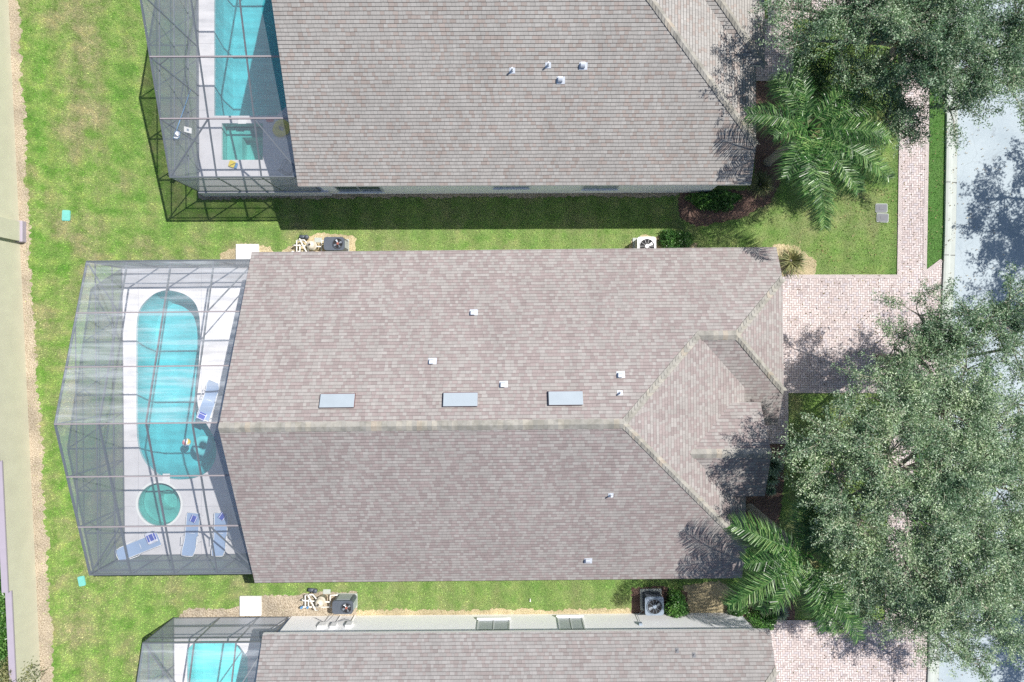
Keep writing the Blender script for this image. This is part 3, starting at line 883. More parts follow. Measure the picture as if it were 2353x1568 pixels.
mb = MB(); mb.box(5.6, 5.75, yw+.003, yw+.1, 1.2, 1.38); mb.tube([(5.7, yw+.04, 1.2), (5.72, yw+.05, .3), (6.0, yw+.2, .2)], .012, 6)
mb.build('disconnect_box', M['grey_metal'], fl['root'], fl['off'])
for px, py in [((784.3 + 2243*.34386), (1028.6 + 1355*.34386)), ((1568.6+75*.34386), (1028.6+1385*.34386))]:
    z = 4.0
    for _ in range(20):
        l = rot2(V(px, py, z), -A_LOW); z = fl['N'](l[1])
    pv = MB(); pv.add([(l[0]+dx_, l[1]+dy_, fl['N'](l[1]+dy_) + .02) for dx_, dy_ in ((-.07, -.09), (.07, -.09), (.07, .09), (-.07, .09))], [(0, 1, 2, 3)])
    pv.tube([(l[0], l[1], z), (l[0], l[1], z + .06)], .04, 10); pv.build('roof_cap', M['lid_grey'], fl['root'], fl['off'])

# upper house (its own plan)
def upper_house():
    a = A_UP; yS, xl, yR = 6.66*KU, -9.13*KU, 13.73*KU
    S = lambda y: 2.8 + SL*(y - yS)
    zR = S(yR)
    off = (0.5, yR, 0); w_ = rot2((0.5, yR), a)
    root = thing('house', 'upper house under grey and tan shingles beside the palms at the front', 'house', (w_[0], w_[1], UPZ), a)
    ex = 10.22*KU; ez = 3.52; xa = ex - (zR - ez)/SL; ey = yR - (ex - xa)
    E = lambda x: zR - SL*(x - xa)
    gyc, gx, cz = 11.4*KU, 10.53*KU, 3.66               # garage corner
    gN = yR + (zR - cz)/SL; gy = (gyc + gN)/2; gz = cz + SL*(gy - gyc)
    gr = (gx - (gy - gyc), gy, gz); gl = (xa + (gy - yR), gy, gz)
    vx = xa + (zR - cz)/SL
    yN = 2*yR - yS
    apex = (xa, yR, zR)
    polys = [
        [(xl, yS, 2.8), (ex+.03, yS, 2.8), (ex, ey, ez), apex, (xl, yR, zR)],
        [apex, (ex, ey, ez), (ex, gyc, ez), (vx, gyc, cz), gl],
        [gl, (vx, gyc, cz), (gx, gyc, cz), gr],
        [gr, (gx, gyc, cz), (gx, gN, cz)],
        [apex, gl, gr, (gx, gN, cz), (gx+.02, yN, 2.8), (xl, yN, 2.8), (xl, yR, zR)],
    ]
    r = roof_mesh(polys, root, M['shingle_grey'], off)
    ridge_cap([((xl, yR, zR), apex, down(0, 1), down(0, -1)), ((ex, ey, ez), apex, down(1, 0), down(0, -1)), ((gx, gyc, cz), gr, down(1, 0), down(0, -1)), (gl, gr, down(0, 1), down(0, -1)), ((gx, gN, cz), gr, down(1, 0), down(0, 1)), (gl, apex, down(0, 1), down(1, 0))], root, off, r, .22)
    wl = MB(); Y0 = 6.92
    wl.prism([(xl+.35, Y0), (ex-.75, Y0), (ex-.3, Y0+.5), (ex-.3, yN-.4), (xl+.35, yN-.4)], -UPZ, 2.63)
    wl.prism([(ex-.5, Y0+1.8), (ex-.3, Y0+1.8), (ex-.3, gyc+.3), (ex-.5, gyc+.3)], 2.63, ez-.14)
    X0 = xl+.35; ya, yb = Y0, yN-.4
    wl.add([(X0, ya, 2.63), (X0, yb, 2.63), (X0, yR, zR-.38), (X0+.2, ya, 2.63), (X0+.2, yb, 2.63), (X0+.2, yR, zR-.38)], [(0,2,1),(3,4,5),(0,3,5,2),(1,2,5,4),(0,1,4,3)])
    wl.build('wall', M['stucco'], root, off, fixn=True)
    window(root, off, -.75, .75, .66, 1.8, Y0, -1, 'blind'); window(root, off, 3.25, 4.75, .36, 1.7, Y0, -1, 'blind')
    window(root, off, -7.85, -5.9, .0, 1.9, Y0, -1, 'lanai_dark')  # lanai opening: dark pane painted for the shade inside
    return root, off, S
ur, uoff, US = upper_house()
def on_upper(zx, zy):
    q = on_roof(1, 0, zx, zy, A_UP, lambda y: US(y) + UPZ)
    return (q[0], q[1], q[2] - UPZ)
for zx, zy in [(1142, 475), (1382, 440)]: pipe_vent(ur, uoff, on_upper(zx, zy), -1, .8)
for zx, zy in [(1462, 540), (1612, 445)]: hood_vent(ur, uoff, on_upper(zx, zy), -1, .72)

# ------------------------------------------------------------------ pool decks, pools
def deck(poly, holes, label, z=0.0):
    fill_poly('pool_deck', poly, holes, .05 + z, M['deck'], thick=.2 + z)
deck(DECK_MID, [POOL_MID, SPA_MID], '')
deck(DECK_UP, [POOL_UP, SPA_UP], '', UPZ)
deck(DECK_LOW, [POOL_LOW], '')
def inset(poly, d):
    cx_ = sum(p[0] for p in poly)/len(poly); cy_ = sum(p[1] for p in poly)/len(poly)
    return [(p[0] + (cx_-p[0])*d, p[1] + (cy_-p[1])*d) for p in poly]
def pool(name, label, cat, poly, depth, wmat, cop=.0, level=-.07, z0=0.0):
    if area2(poly) < 0: poly = list(reversed(poly))
    c = (sum(p[0] for p in poly)/len(poly), sum(p[1] for p in poly)/len(poly), 0)
    root = thing(name, label, cat, (c[0], c[1], z0))
    n = len(poly); mb = MB()
    rings = [(poly, .045), (inset(poly, .015), -depth*.6), (inset(poly, .10), -depth)]
    vs = []
    for P, z in rings: vs += [(p[0], p[1], z) for p in P]
    fs = [(r*n+k, r*n+(k+1) % n, (r+1)*n+(k+1) % n, (r+1)*n+k) for r in range(2) for k in range(n)]
    mb.smooth = n > 10
    mb.add(vs, fs); mb.smooth = False
    mb.add([(p[0], p[1], -depth) for p in rings[2][0]], [tuple(range(n))])
    mb.build('basin', M['plaster'], root, c)
    tb_ = MB(); tb_.add([(p[0], p[1], .03) for p in inset(poly, .0012)] + [(p[0], p[1], -.16) for p in inset(poly, .0022)], [(k, (k+1) % n, n+(k+1) % n, n+k) for k in range(n)]); tb_.build('tile_band', M['tile'], root, c)
    wm = MB(); wm.add([(p[0], p[1], level) for p in inset(poly, .001)], [tuple(range(n))])
    wm.build('water', wmat, root, c)
    return root, c
rp, pc = pool('swimming_pool', 'long rounded turquoise pool in the middle house cage', 'swimming pool', POOL_MID, 1.35, M['water'])
mb = MB(); q = V(404, 960); mb.lathe((q.x, q.y, -1.345), [(.16, 0), (.16, .02), (.12, .035)], 20); mb.build('drain', M['white'], rp, pc)
mb = MB(); q = V(462, 830); mb.box(q.x - .05, q.x + .3, q.y - .2, q.y + .2, .052, .068); mb.build('skimmer_lid', M['white'], rp, pc)
rs, sc_ = pool('round_spa', 'round green spa between the middle pool and the blue loungers', 'spa', SPA_MID, .95, M['water_green'], level=-.03)
mb = MB()
for k in range(40):
    a0, a1 = 2*math.pi*k/40, 2*math.pi*(k+1)/40
    def q(r, a, z): return (sc_[0] + r*math.cos(a), sc_[1] + r*math.sin(a), z)
    cx2, cy2 = sc_[0]+.18, sc_[1]+.1
    def q2(r, a, z): return (cx2 + r*math.cos(a), cy2 + r*math.sin(a), z)
    mb.add([q(.97, a0, -.42), q(.97, a1, -.42), q2(.48, a1, -.42), q2(.48, a0, -.42), q2(.48, a1, -.93), q2(.48, a0, -.93)], [(0, 1, 2, 3), (3, 2, 4, 5)])
mb.build('bench', M['plaster'], rs, sc_)
mb = MB(); mb.lathe((sc_[0]+.3, sc_[1]+.12, -.93), [(.13, 0), (.13, .02), (.10, .03)], 20); mb.build('drain', M['white'], rs, sc_)
mb = MB()
for k in range(40):
    a0, a1 = 2*math.pi*k/40, 2*math.pi*(k+1)/40
    mb.add([q(.99, a0, .052), q(.99, a1, .052), q(1.045, a1, .052), q(1.045, a0, .052), q(.99, a0, .13), q(.99, a1, .13), q(1.045, a1, .13), q(1.045, a0, .13)], [(4,5,6,7),(0,1,5,4),(3,7,6,2)]) if False else None
    mb.add([q(1.003, a0, .054), q(1.003, a1, .054), q(1.10, a1, .054), q(1.10, a0, .054)], [(0, 3, 2, 1)])
mb.build('rim', M['plaster'], rs, sc_, fixn=False)
a_, b_ = T(0, 2, 1110, 188), T(0, 2, 1130, 236)
mb = MB(); mb.box(a_.x - .12, a_.x + .2, b_.y, a_.y + .1, .0, .053 + .012)
mb.build('spillway', M['white'], rs, sc_)
rp2, pc2 = pool('swimming_pool', 'straight sided turquoise pool in the upper cage half shaded by the roof', 'swimming pool', POOL_UP, 1.5, M['water'], z0=UPZ)
rs2, sc2 = pool('square_spa', 'square green spa at the near end of the upper cage pool', 'spa', SPA_UP, 1.0, M['water_green'], z0=UPZ)
x0, y0 = SPA_UP[0]; x1, y1 = SPA_UP[2]
mb = MB(); mb.box(min(x0,x1)+.04, min(x0,x1)+.75, min(y0,y1)+.05, max(y0,y1)-.05, -.98, -.45); mb.box(min(x0,x1)+.751, max(x0,x1)-.05, max(y0,y1)-.5, max(y0,y1)-.05, -.98, -.46); mb.build('bench', M['plaster'], rs2, sc2)
mb = MB(); mb.lathe((max(x0,x1)-.55, min(y0,y1)+.35, -.99), [(.12, 0), (.12, .03), (.09, .04)], 20); mb.build('drain', M['white'], rs2, sc2)
p = T(0, 0, 1622, 815, UPZ); mb = MB(); mb.box(p.x-.18, p.x+.18, p.y-.12, p.y+.1, .052, .085); mb.build('spillway', M['white'], rs2, sc2)
pool('swimming_pool', 'light blue pool with cut corners in the lower screen cage', 'swimming pool', POOL_LOW, 1.3, M['water_blue'])

# ------------------------------------------------------------------ screen cages
def cage(label, a, xl, xr, yS, yN, ze, zr, rafters, nbay, rails=(.85, 2.1), gable_rails=(3.5,), frame='frame', z0=0.0):
    yR = (yN+yS)/2
    c0 = ((xl+xr)/2, yR); w_ = rot2(c0, a); off = (c0[0], c0[1], 0)
    root = thing('pool_cage', label, 'pool cage', (w_[0], w_[1], z0), a)
    zf = lambda y: ze + (zr-ze)*(1 - abs(y-yR)/((yN-yS)/2))
    def B(name, p, q, w=.055, h=.11, m=None):
        w *= .8; h *= .75
        mb = MB(); mb.beam(p, q, w, h); mb.build(name, M[m or frame], root, off)
    ysb = [yS + (yN-yS)*k/nbay for k in range(nbay+1)]
    xs = [xl] + rafters
    for y in ysb:
        edge = y in (ysb[0], ysb[-1])
        B('eave_beam' if edge else 'purlin', (xl, y, zf(y)), (xr, y, zf(y)), .07 if edge else .065, .12, 'frame' if edge else 'frame_light')
    for x in xs:
        for s_, e_ in ((yS, yR), (yR, yN)):
            B('rafter', (x, s_, zf(s_) - .03), (x, e_, zf(e_) - .03), .055 if x != xl else .07, .12)
    # corner braces in the roof plane
    x1 = rafters[0]; x2 = rafters[-1]
    for (pa, pb) in [((xl, ysb[0]), (x1, ysb[1])), ((xl, ysb[-1]), (x1, ysb[-2])), ((xr, ysb[0]), (x2, ysb[1])), ((xr, ysb[-1]), (x2, ysb[-2]))]:
        B('brace', (pa[0], pa[1], zf(pa[1]) - .02), (pb[0], pb[1], zf(pb[1]) - .02), .055, .09)
    # side walls
    for y in (yS, yN):
        for x in xs + [xr]: B('post', (x, y, .05), (x, y, ze-.06), .06, .06)
        for z in rails: B('rail', (xl, y, z), (xr, y, z), .05, .05)
        B('base_rail', (xl, y, .075), (xr, y, .075), .05, .05)
    for y in ysb:
        B('post', (xl, y, .05), (xl, y, zf(y)-.1), .06, .06)
    for z in rails: B('rail', (xl, yS, z), (xl, yN, z), .05, .05)
    for z in gable_rails:
        d = (z-ze)/(zr-ze)*(yN-yS)/2
        B('rail', (xl, yS+d, z), (xl, yN-d, z), .05, .05)
    B('base_rail', (xl, yS, .075), (xl, yN, .075), .05, .05)
    for k in (1, 2, nbay-2, nbay-1):        # knee braces under the roof at the west wall
        y = ysb[k]; B('brace', (xl, y, zf(y)-.75), (xl+.7, y, zf(y)-.06), .04, .06)
    def S(pts, name='screen_panel', m='screen'):
        mb = MB(); mb.add(pts, [tuple(range(len(pts)))]); mb.build(name, M[m], root, off)
    S([(xl, yS, ze+.02), (xr, yS, ze+.02), (xr, yR, zr+.02), (xl, yR, zr+.02)])
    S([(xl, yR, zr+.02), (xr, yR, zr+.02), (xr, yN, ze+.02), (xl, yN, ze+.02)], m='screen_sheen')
    S([(xl-.02, yS, .05), (xl-.02, yN, .05), (xl-.02, yN, ze), (xl-.02, yR, zr), (xl-.02, yS, ze)])
    S([(xl, yS-.02, .05), (xr, yS-.02, .05), (xr, yS-.02, ze), (xl, yS-.02, ze)])
    S([(xl, yN+.02, .05), (xr, yN+.02, .05), (xr, yN+.02, ze), (xl, yN+.02, ze)])
    return root, off
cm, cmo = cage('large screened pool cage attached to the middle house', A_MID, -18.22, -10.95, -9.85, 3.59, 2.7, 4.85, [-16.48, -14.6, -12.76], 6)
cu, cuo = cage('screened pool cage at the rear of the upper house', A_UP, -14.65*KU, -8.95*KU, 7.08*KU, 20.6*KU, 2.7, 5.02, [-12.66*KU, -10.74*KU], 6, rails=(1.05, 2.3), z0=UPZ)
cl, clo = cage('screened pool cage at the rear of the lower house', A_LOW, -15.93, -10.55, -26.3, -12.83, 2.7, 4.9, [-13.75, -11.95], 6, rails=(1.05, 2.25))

# ------------------------------------------------------------------ perimeter wall, hedge
def wline(py): return V(wx(py), py)
def wall_seg(mb, mt, y0, y1, h, cap=True):
    a, b = wline(y0), wline(y1); d = (b-a).normalized(); nn = Vector((d.y, -d.x, 0))
    if nn.x > 0: nn = -nn                          # points west, away from the lawn
    a2, b2 = a + nn*.22, b + nn*.22
    mb.prism([tuple(a[:2]), tuple(b[:2]), tuple(b2[:2]), tuple(a2[:2])], -.05, h)
    if cap:
        q = nn * .03
        mt.prism([tuple((a - q)[:2]), tuple((b - q)[:2]), tuple((b2 + q)[:2]), tuple((a2 + q)[:2])], h, h + .07)
pw = thing('perimeter_wall', 'tall cream stucco garden wall with mauve coping along the lawn', 'wall', wline(784))
o_ = tuple(wline(784))
mb = MB(); mt = MB()
for (y0, y1, h) in [(-500, 553, 2.15), (553, 1043, 1.93), (1043, 1329, 1.75), (1329, 1640, 1.55), (1640, 2000, 1.4)]: wall_seg(mb, mt, y0, y1, h)
mb.build('wall_panel', M['cream'], pw, o_, fixn=True)
mt.build('coping', M['mauve'], pw, o_, fixn=True)
mb = MB(); a, b = wline(512), wline(556)
mb.box(a.x - .3, b.x + .19, b.y, a.y, -.05, 2.3); mb.build('pier', M['cream'], pw, o_)
mb = MB()
mb.box(a.x + .0, b.x + .30, b.y - .05, a.y + .05, -.05, .28); mb.build('pier_base', M['mauve'], pw, o_, bevel=.05)
mb = MB(); mb.box(a.x - .35, b.x + .25, b.y - .05, a.y + .05, 2.3, 2.4); mb.build('pier_cap', M['mauve'], pw, o_)

# ------------------------------------------------------------------ vegetation
def leaves_at(cent, size, flat=.5, aspect=.42):
    """small folded rhombus leaves around given points"""
    n = len(cent)
    nrm = RNG.normal(size=(n, 3)); nrm[:, 2] = np.abs(nrm[:, 2]) + flat; nrm /= np.linalg.norm(nrm, axis=1)[:, None]
    t1 = np.cross(nrm, RNG.normal(size=(n, 3))); t1 /= np.linalg.norm(t1, axis=1)[:, None]
    t2 = np.cross(nrm, t1)
    s = RNG.uniform(.7, 1.3, n)[:, None] * size
    v = np.empty((n, 4, 3))
    v[:, 0] = cent - t1*s*.5; v[:, 1] = cent + t2*s*aspect*.5 + t1*s*.05 ; v[:, 2] = cent + t1*s*.5; v[:, 3] = cent - t2*s*aspect*.5 + t1*s*.05
    return v.reshape(-1, 3)
def unit(v): return v / np.linalg.norm(v)
def oak(label, base, lobes, mat, seed, twigs=(32, 10), leaf_n=58, leaf=.082, spread=.15, forkz=2.6, group='street oaks'):
    """lobes: (x, y, z, rx, rz) in world metres. Trunk > limbs > branches > twigs > leaves"""
    global RNG
    RNG = np.random.default_rng(seed); r = random.Random(seed)
    root = thing('oak_tree', label, 'tree', (base[0], base[1], 0), 0, group)
    off = (base[0], base[1], 0)
    tb = MB(); tb.smooth = True
    fork = Vector((base[0] + r.uniform(-.2, .2), base[1] + r.uniform(-.2, .2), forkz))
    tb.tube([(base[0], base[1], -.1), (base[0], base[1], .2), fork*.5 + Vector((base[0], base[1], 0))*.5, fork], [.3, .21, .19, .17], 12)
    tb.build('trunk', M['bark'], root, off)
    br = MB(); br.smooth = True; tw = MB()
    cents = []
    for (x, y, z, rx, rz, *dn) in lobes:
        dn = dn[0] if dn else 1.0
        c = Vector((x, y, z)); mid = fork.lerp(c, .5) + Vector((r.uniform(-.3, .3), r.uniform(-.3, .3), .35))
        st = c + Vector((0, 0, -rz*.3))
        br.tube([fork, fork.lerp(mid, .5) + Vector((0, 0, .1)), mid, st], [.12, .095, .07, .045], 7)
        nb, ntw = twigs
        nb = max(7, int(nb * (rx/1.8)**2 * dn * r.uniform(.62, 1.08))); ntw = int(ntw * (dn if dn < 1 else 1) ** .5)
        for i in range(nb):
            th = r.uniform(0, 6.283); u = r.uniform(-.35, 1); ph = math.acos(max(-1, min(1, u)))
            rr = r.uniform(.45, 1.0) * (1.18 if r.random() < .18 else 1)
            tip = c + Vector((rx*rr*math.sin(ph)*math.cos(th), rx*rr*math.sin(ph)*math.sin(th), rz*rr*math.cos(ph)))
            m2 = st.lerp(tip, .5) + Vector((r.uniform(-.2, .2), r.uniform(-.2, .2), .12))
            br.tube([st, m2, tip], [.03, .02, .009], 5, False)
            d0 = (tip - m2).normalized()
            for k in range(ntw):
                s0 = m2.lerp(tip, r.uniform(.1, 1.0))
                d = (d0 + Vector((r.gauss(0, .7), r.gauss(0, .7), r.gauss(-.05, .35)))).normalized()
                L = r.uniform(.4, 1.25)
                e0 = s0 + d*L + Vector((0, 0, -.12*L))
                md = s0 + d*L*.5 + Vector((0, 0, .02))
                tw.tube([s0, md, e0], [.008, .006, .003], 3, False)
                m = int(leaf_n * L / .65)
                tt = RNG.uniform(.1, 1.04, m)[:, None]
                A = np.array(s0); Bm = np.array(md); E = np.array(e0)
                P = (1-tt)**2*A + 2*tt*(1-tt)*Bm + tt**2*E
                cents.append(P + RNG.normal(size=(m, 3)) * spread * np.array([1, 1, .6]) * (1.05 - .6*tt))
    br.build('limb', M['bark'], root, off)
    tw.build('twigs', M['twig'], root, off)
    cents = np.concatenate(cents)
    np_mesh('crown', leaves_at(cents, leaf), 4, mat, root, off)
    return root
def lob(px, py, z, rpx, dn=1.0):
    p = V(px, py, z); rx = rpx * (HCAM - z) / FPX
    return (p.x, p.y, z, rx, rx*.62, dn)

oak('large dense oak over the front lawn of the middle house', (15.9, -5.9), [
    lob(1925, 985, 7.6, 85, .6), lob(2050, 930, 7.4, 90), lob(2170, 950, 6.8, 100), lob(1930, 1095, 7.6, 90, .75), lob(2050, 1050, 8.2, 110), lob(2170, 1080, 8.0, 110),
    lob(1970, 1190, 7.4, 90), lob(2090, 1180, 8.0, 100), lob(1885, 1030, 7.4, 62, .3), lob(2290, 1000, 6.6, 95), lob(2290, 1120, 7.0, 100), lob(2210, 1200, 7.4, 95), lob(1890, 1150, 7.2, 62, .35), lob(2345, 930, 6.2, 60)],
    M['oak_leaf_light'], 3)
oak('wide oak drooping over the lower driveway and the kerb', (17.4, -11.2), [
    lob(1990, 1290, 6.6, 85), lob(2090, 1290, 7.2, 95), lob(2200, 1300, 7.4, 100), lob(2300, 1270, 7.0, 95), lob(1945, 1365, 3.8, 78, .5), lob(2040, 1385, 4.4, 84, .8),
    lob(2140, 1390, 5.4, 88), lob(2240, 1380, 6.8, 85), lob(2190, 1462, 3.8, 70, .55), lob(2280, 1440, 4.6, 66, .7), lob(2110, 1450, 3.4, 60, .45), lob(2345, 1380, 6.2, 65), lob(2345, 1230, 6.6, 70), lob(2225, 1520, 3.2, 48, .45)],
    M['oak_leaf_light'], 4)
oak('dark sparse oak reaching over the upper edge of the middle driveway', (17.3, -.8), [
    lob(2120, 725, 4.8, 66, .6), lob(2195, 765, 5.2, 72), lob(2280, 740, 5.4, 80), lob(2060, 800, 4.7, 62, .7), lob(2130, 820, 5.2, 74), lob(2230, 850, 5.6, 80), lob(2335, 800, 5.6, 70), lob(2030, 870, 5.0, 55, .6), lob(2130, 900, 5.6, 60), lob(2320, 690, 5.0, 50)],
    M['oak_leaf'], 5, twigs=(27, 8))
oak('big dark oak over the pavement in front of the upper house', (16.6, 12.6), [
    lob(1865, 40, 6.6, 62, .35), lob(1838, 88, 7.0, 60, .32), lob(1820, 15, 7.0, 48, .3), lob(1950, 95, 7.0, 75, .8), lob(1990, 20, 7.4, 95), lob(2090, 80, 7.4, 95), lob(1985, 190, 5.8, 50, .6), lob(2080, 180, 6.6, 80),
    lob(2190, 60, 7.2, 100), lob(2200, 170, 6.4, 85), lob(2290, 110, 6.6, 95), lob(2040, 265, 5.2, 46, .6), lob(2190, 250, 5.2, 66, .7), lob(2340, 40, 6.8, 85), lob(2320, 190, 5.8, 52), lob(2130, -60, 7.2, 110), lob(1985, -65, 7.0, 85), lob(2075, 285, 4.8, 32, .6), lob(2010, -190, 7.0, 110), lob(2140, -220, 7.0, 120), lob(2260, -120, 7.0, 110), lob(2020, -330, 6.6, 110)],
    M['oak_leaf'], 6)
# across the street, outside the frame: their shadows fall on the road
for (bx, by, sd, lb) in [(27.8, 7.2, 8, 'oak beyond the right edge shading the road opposite the sidewalk'), (28.6, -11.2, 9, 'oak beyond the right edge shading the lower end of the road')]:
    oak(lb, (bx, by), [(bx + dx_, by + dy_, 6 + dz_, rr, rr*.6) for dx_, dy_, dz_, rr in [(0, 0, .8, 2.2), (-1.6, 1.6, 0, 1.6), (1.6, 1.2, 0, 1.7), (-1.2, -1.9, 0, 1.7), (1.3, -1.8, 0, 1.6), (-2.1, -.1, -.5, 1.3), (-.6, 3.0, -.4, 1.2), (-.4, -3.4, -.4, 1.2)]],
        M['oak_leaf'], sd, twigs=(16, 6), leaf_n=36, leaf=.13)

def palm(label, base, top, fronds, seed, h):
    r = random.Random(seed)
    root = thing('palm_tree', label, 'palm', (base.x, base.y, 0), 0, 'feather palms by the house fronts')
    off = (base.x, base.y, 0)
    tb = MB(); tb.smooth = True
    n = 26; pts = []; rs_ = []
    for k in range(n+1):
        s = k/n; p = Vector((base.x, base.y, 0)).lerp(top, s); pts.append(p); rs_.append((.19 - .05*s) * (1.0 + (.05 if k % 2 else 0)) * (1.15 if k == 0 else 1))
    tb.tube(pts, rs_, 14); tb.build('trunk', M['palm_bark'], root, off)
    cs = MB(); cs.smooth = True; cs.tube([top - Vector((0, 0, .1)), top + Vector((0, 0, .5)), top + Vector((0, 0, .95))], [.13, .11, .03], 10)
    cs.build('crownshaft', M['palm_leaf'], root, off)
    c = top + Vector((0, 0, .6))
    rng = np.random.default_rng(seed)
    fronds = list(fronds) + [(fronds[0][0] + 2.4, 1.7, .95), (fronds[0][0] - 1.1, 1.5, 1.05)]
    for fi, (az, L, droop) in enumerate(fronds):
        fm_ = M['dry_leaf'] if fi >= len(fronds) - 2 else M['palm_leaf']
        d = Vector((math.cos(az), math.sin(az), 0)); side = Vector((-d.y, d.x, 0))
        def P(s): return c + d*(L*(s - .06*s*s)) + Vector((0, 0, 1))*(L*(.42*s - droop*s*s)) + side*(L*.05*math.sin(s*2.2+az))
        rc = MB(); rc.smooth = True
        rc.tube([P(k/12) for k in range(13)], [.028*(1-.85*k/12) + .003 for k in range(13)], 6, False)
        verts = []
        nl = int(42*L)
        for k in range(nl):
            s = .13 + .86*k/nl; p = P(s); tn = (P(s+.01)-P(s-.01)).normalized()
            up = side.cross(tn).normalized(); 
            if up.z < 0: up = -up
            ll = (.85*math.sin(math.pi*(.10+.84*s))**.6) * min(1, L/3.2+.1)
            for sg in (-1, 1):
                sw = .25 + .55*s + r.uniform(-.12, .12)
                dv = (side*sg + tn*sw + up*r.uniform(-.55, .6)).normalized()
                l2 = ll*r.uniform(.75, 1.12); wv = .0115
                q0 = p; q1 = p + dv*l2*.55; q2 = p + dv*l2*.98 + Vector((0, 0, -l2*r.uniform(.2, .75)))
                wd = dv.cross(up).normalized()
                if r.random() < .5: wd = (wd + up*r.uniform(-.7, .7)).normalized()
                verts += [q0 - wd*wv*.5, q0 + wd*wv*.5, q1 + wd*wv, q1 - wd*wv]
                verts += [q1 - wd*wv, q1 + wd*wv, q2 + wd*wv*.15, q2 - wd*wv*.15]
        f = rc.build('frond', fm_, root, off)
        np_mesh('leaflets', np.array([tuple(v) for v in verts]), 4, fm_, f, off)
    return root
b1 = T(2, 0, 565, 1085); t1_ = T(2, 0, 830, 870, 4.5)
b1 = V(1763, 374); tp1 = V(1846, 306, 5.0)
def ang(dx, dy): return math.atan2(-dy, dx)
palm('feather palm at the corner of the upper house with fronds over its roof', b1, tp1, [
    (ang(-410, -60), 2.7, .38), (ang(70, 690), 4.2, .42), (ang(490, 360), 3.9, .40), (ang(460, -150), 3.2, .40), (ang(330, -330), 2.9, .30),
    (ang(-170, 320), 2.4, .34), (ang(330, 560), 3.3, .30), (ang(-120, -420), 2.4, .25), (ang(250, 60), 2.6, .15), (ang(-350, 120), 1.8, .1), (ang(620, 120), 3.3, .42), (ang(-260, -330), 2.6, .3), (ang(-60, 520), 2.8, .3)], 21, 4.4)
palm('darker feather palm tucked under the oak next to the upper house palm', V(1812, 276), V(1893, 212, 4.2), [
    (ang(-60, -500), 3.0, .36), (ang(200, -420), 2.7, .36), (ang(420, 60), 3.0, .40), (ang(380, 300), 2.8, .40), (ang(-330, -330), 2.8, .36), (ang(-440, 40), 2.6, .42),
    (ang(-300, 300), 2.4, .40), (ang(430, -220), 2.8, .40), (ang(60, 440), 2.5, .42), (ang(-200, -120), 2.0, .2)], 23, 4.2)
b2 = V(1722, 1166); tp2 = T(2, 2, 800, 690, 5.5)
palm('feather palm in the mulch bed by the lower corner of the middle house', b2, tp2, [
    (ang(-500, -170), 3.5, .38), (ang(20, -440), 3.0, .36), (ang(260, -150), 2.1, .30), (ang(-520, 330), 3.9, .40), (ang(60, 430), 3.0, .34),
    (ang(300, 560), 4.0, .42), (ang(-260, 330), 2.6, .30), (ang(-90, -330), 2.3, .2), (ang(380, 160), 2.8, .3), (ang(150, -400), 2.8, .3), (ang(-420, 60), 2.7, .36), (ang(180, 560), 3.3, .4), (ang(-420, 480), 3.0, .44)], 22, 5.2)

def shrub(label, x, y, rx, ry, h, mat, seed, n=2600, leaf=.085, name='shrub', group=None):
    rng = np.random.default_rng(seed)
    root = thing(name, label, 'shrub', (x, y, 0), 0, group)
    ph = rng.uniform(0, 6.28, 3)
    th = rng.uniform(0, 2*np.pi, n); u = rng.uniform(0, 1, n)**.45; zz2 = rng.uniform(.0, 1, n)**.6
    wob = 1 + .12*np.sin(3*th+ph[0]) + .1*np.sin(5*th+ph[1])
    k = np.sqrt(np.clip(1 - (zz2*.92)**2.5, 0, 1))
    P = np.column_stack([rx*u*wob*k*np.cos(th), ry*u*wob*k*np.sin(th), h*zz2*(1+.12*np.sin(9*th+ph[2])*u)])
    global RNG
    RNG = rng
    np_mesh('foliage', leaves_at(P + rng.normal(size=P.shape)*.03, leaf, .4, .5), 4, M[mat], root)
    st = MB(); r = random.Random(seed)
    for _ in range(9):
        a = r.uniform(0, 6.28); st.tube([(0, 0, -.02), (rx*.35*math.cos(a), ry*.35*math.sin(a), h*.4), (rx*.7*math.cos(a), ry*.7*math.sin(a), h*.75)], [.02, .014, .006], 5)
    st.build('stem', M['bark'], root)
    return root
def box_hedge(label, x0, x1, y0, y1, h, seed, n, name='hedge'):
    rng = np.random.default_rng(seed); cxh, cyh = (x0+x1)/2, (y0+y1)/2
    root = thing(name, label, 'hedge', (cxh, cyh, 0))
    P = np.column_stack([rng.uniform(x0, x1, n)-cxh, rng.uniform(y0, y1, n)-cyh, h*rng.uniform(.1, 1, n)**.35]) + rng.normal(size=(n, 3))*.05
    global RNG
    RNG = rng
    np_mesh('foliage', leaves_at(P, .11, .4, .5), 4, M['shrub_leaf'], root)
    st = MB()
    k = y0
    while k < y1:
        st.tube([(0, k-cyh, -.02), (.05, k-cyh+.05, h*.8)], [.03, .01], 6); k += .6
    st.build('stem', M['bark'], root)
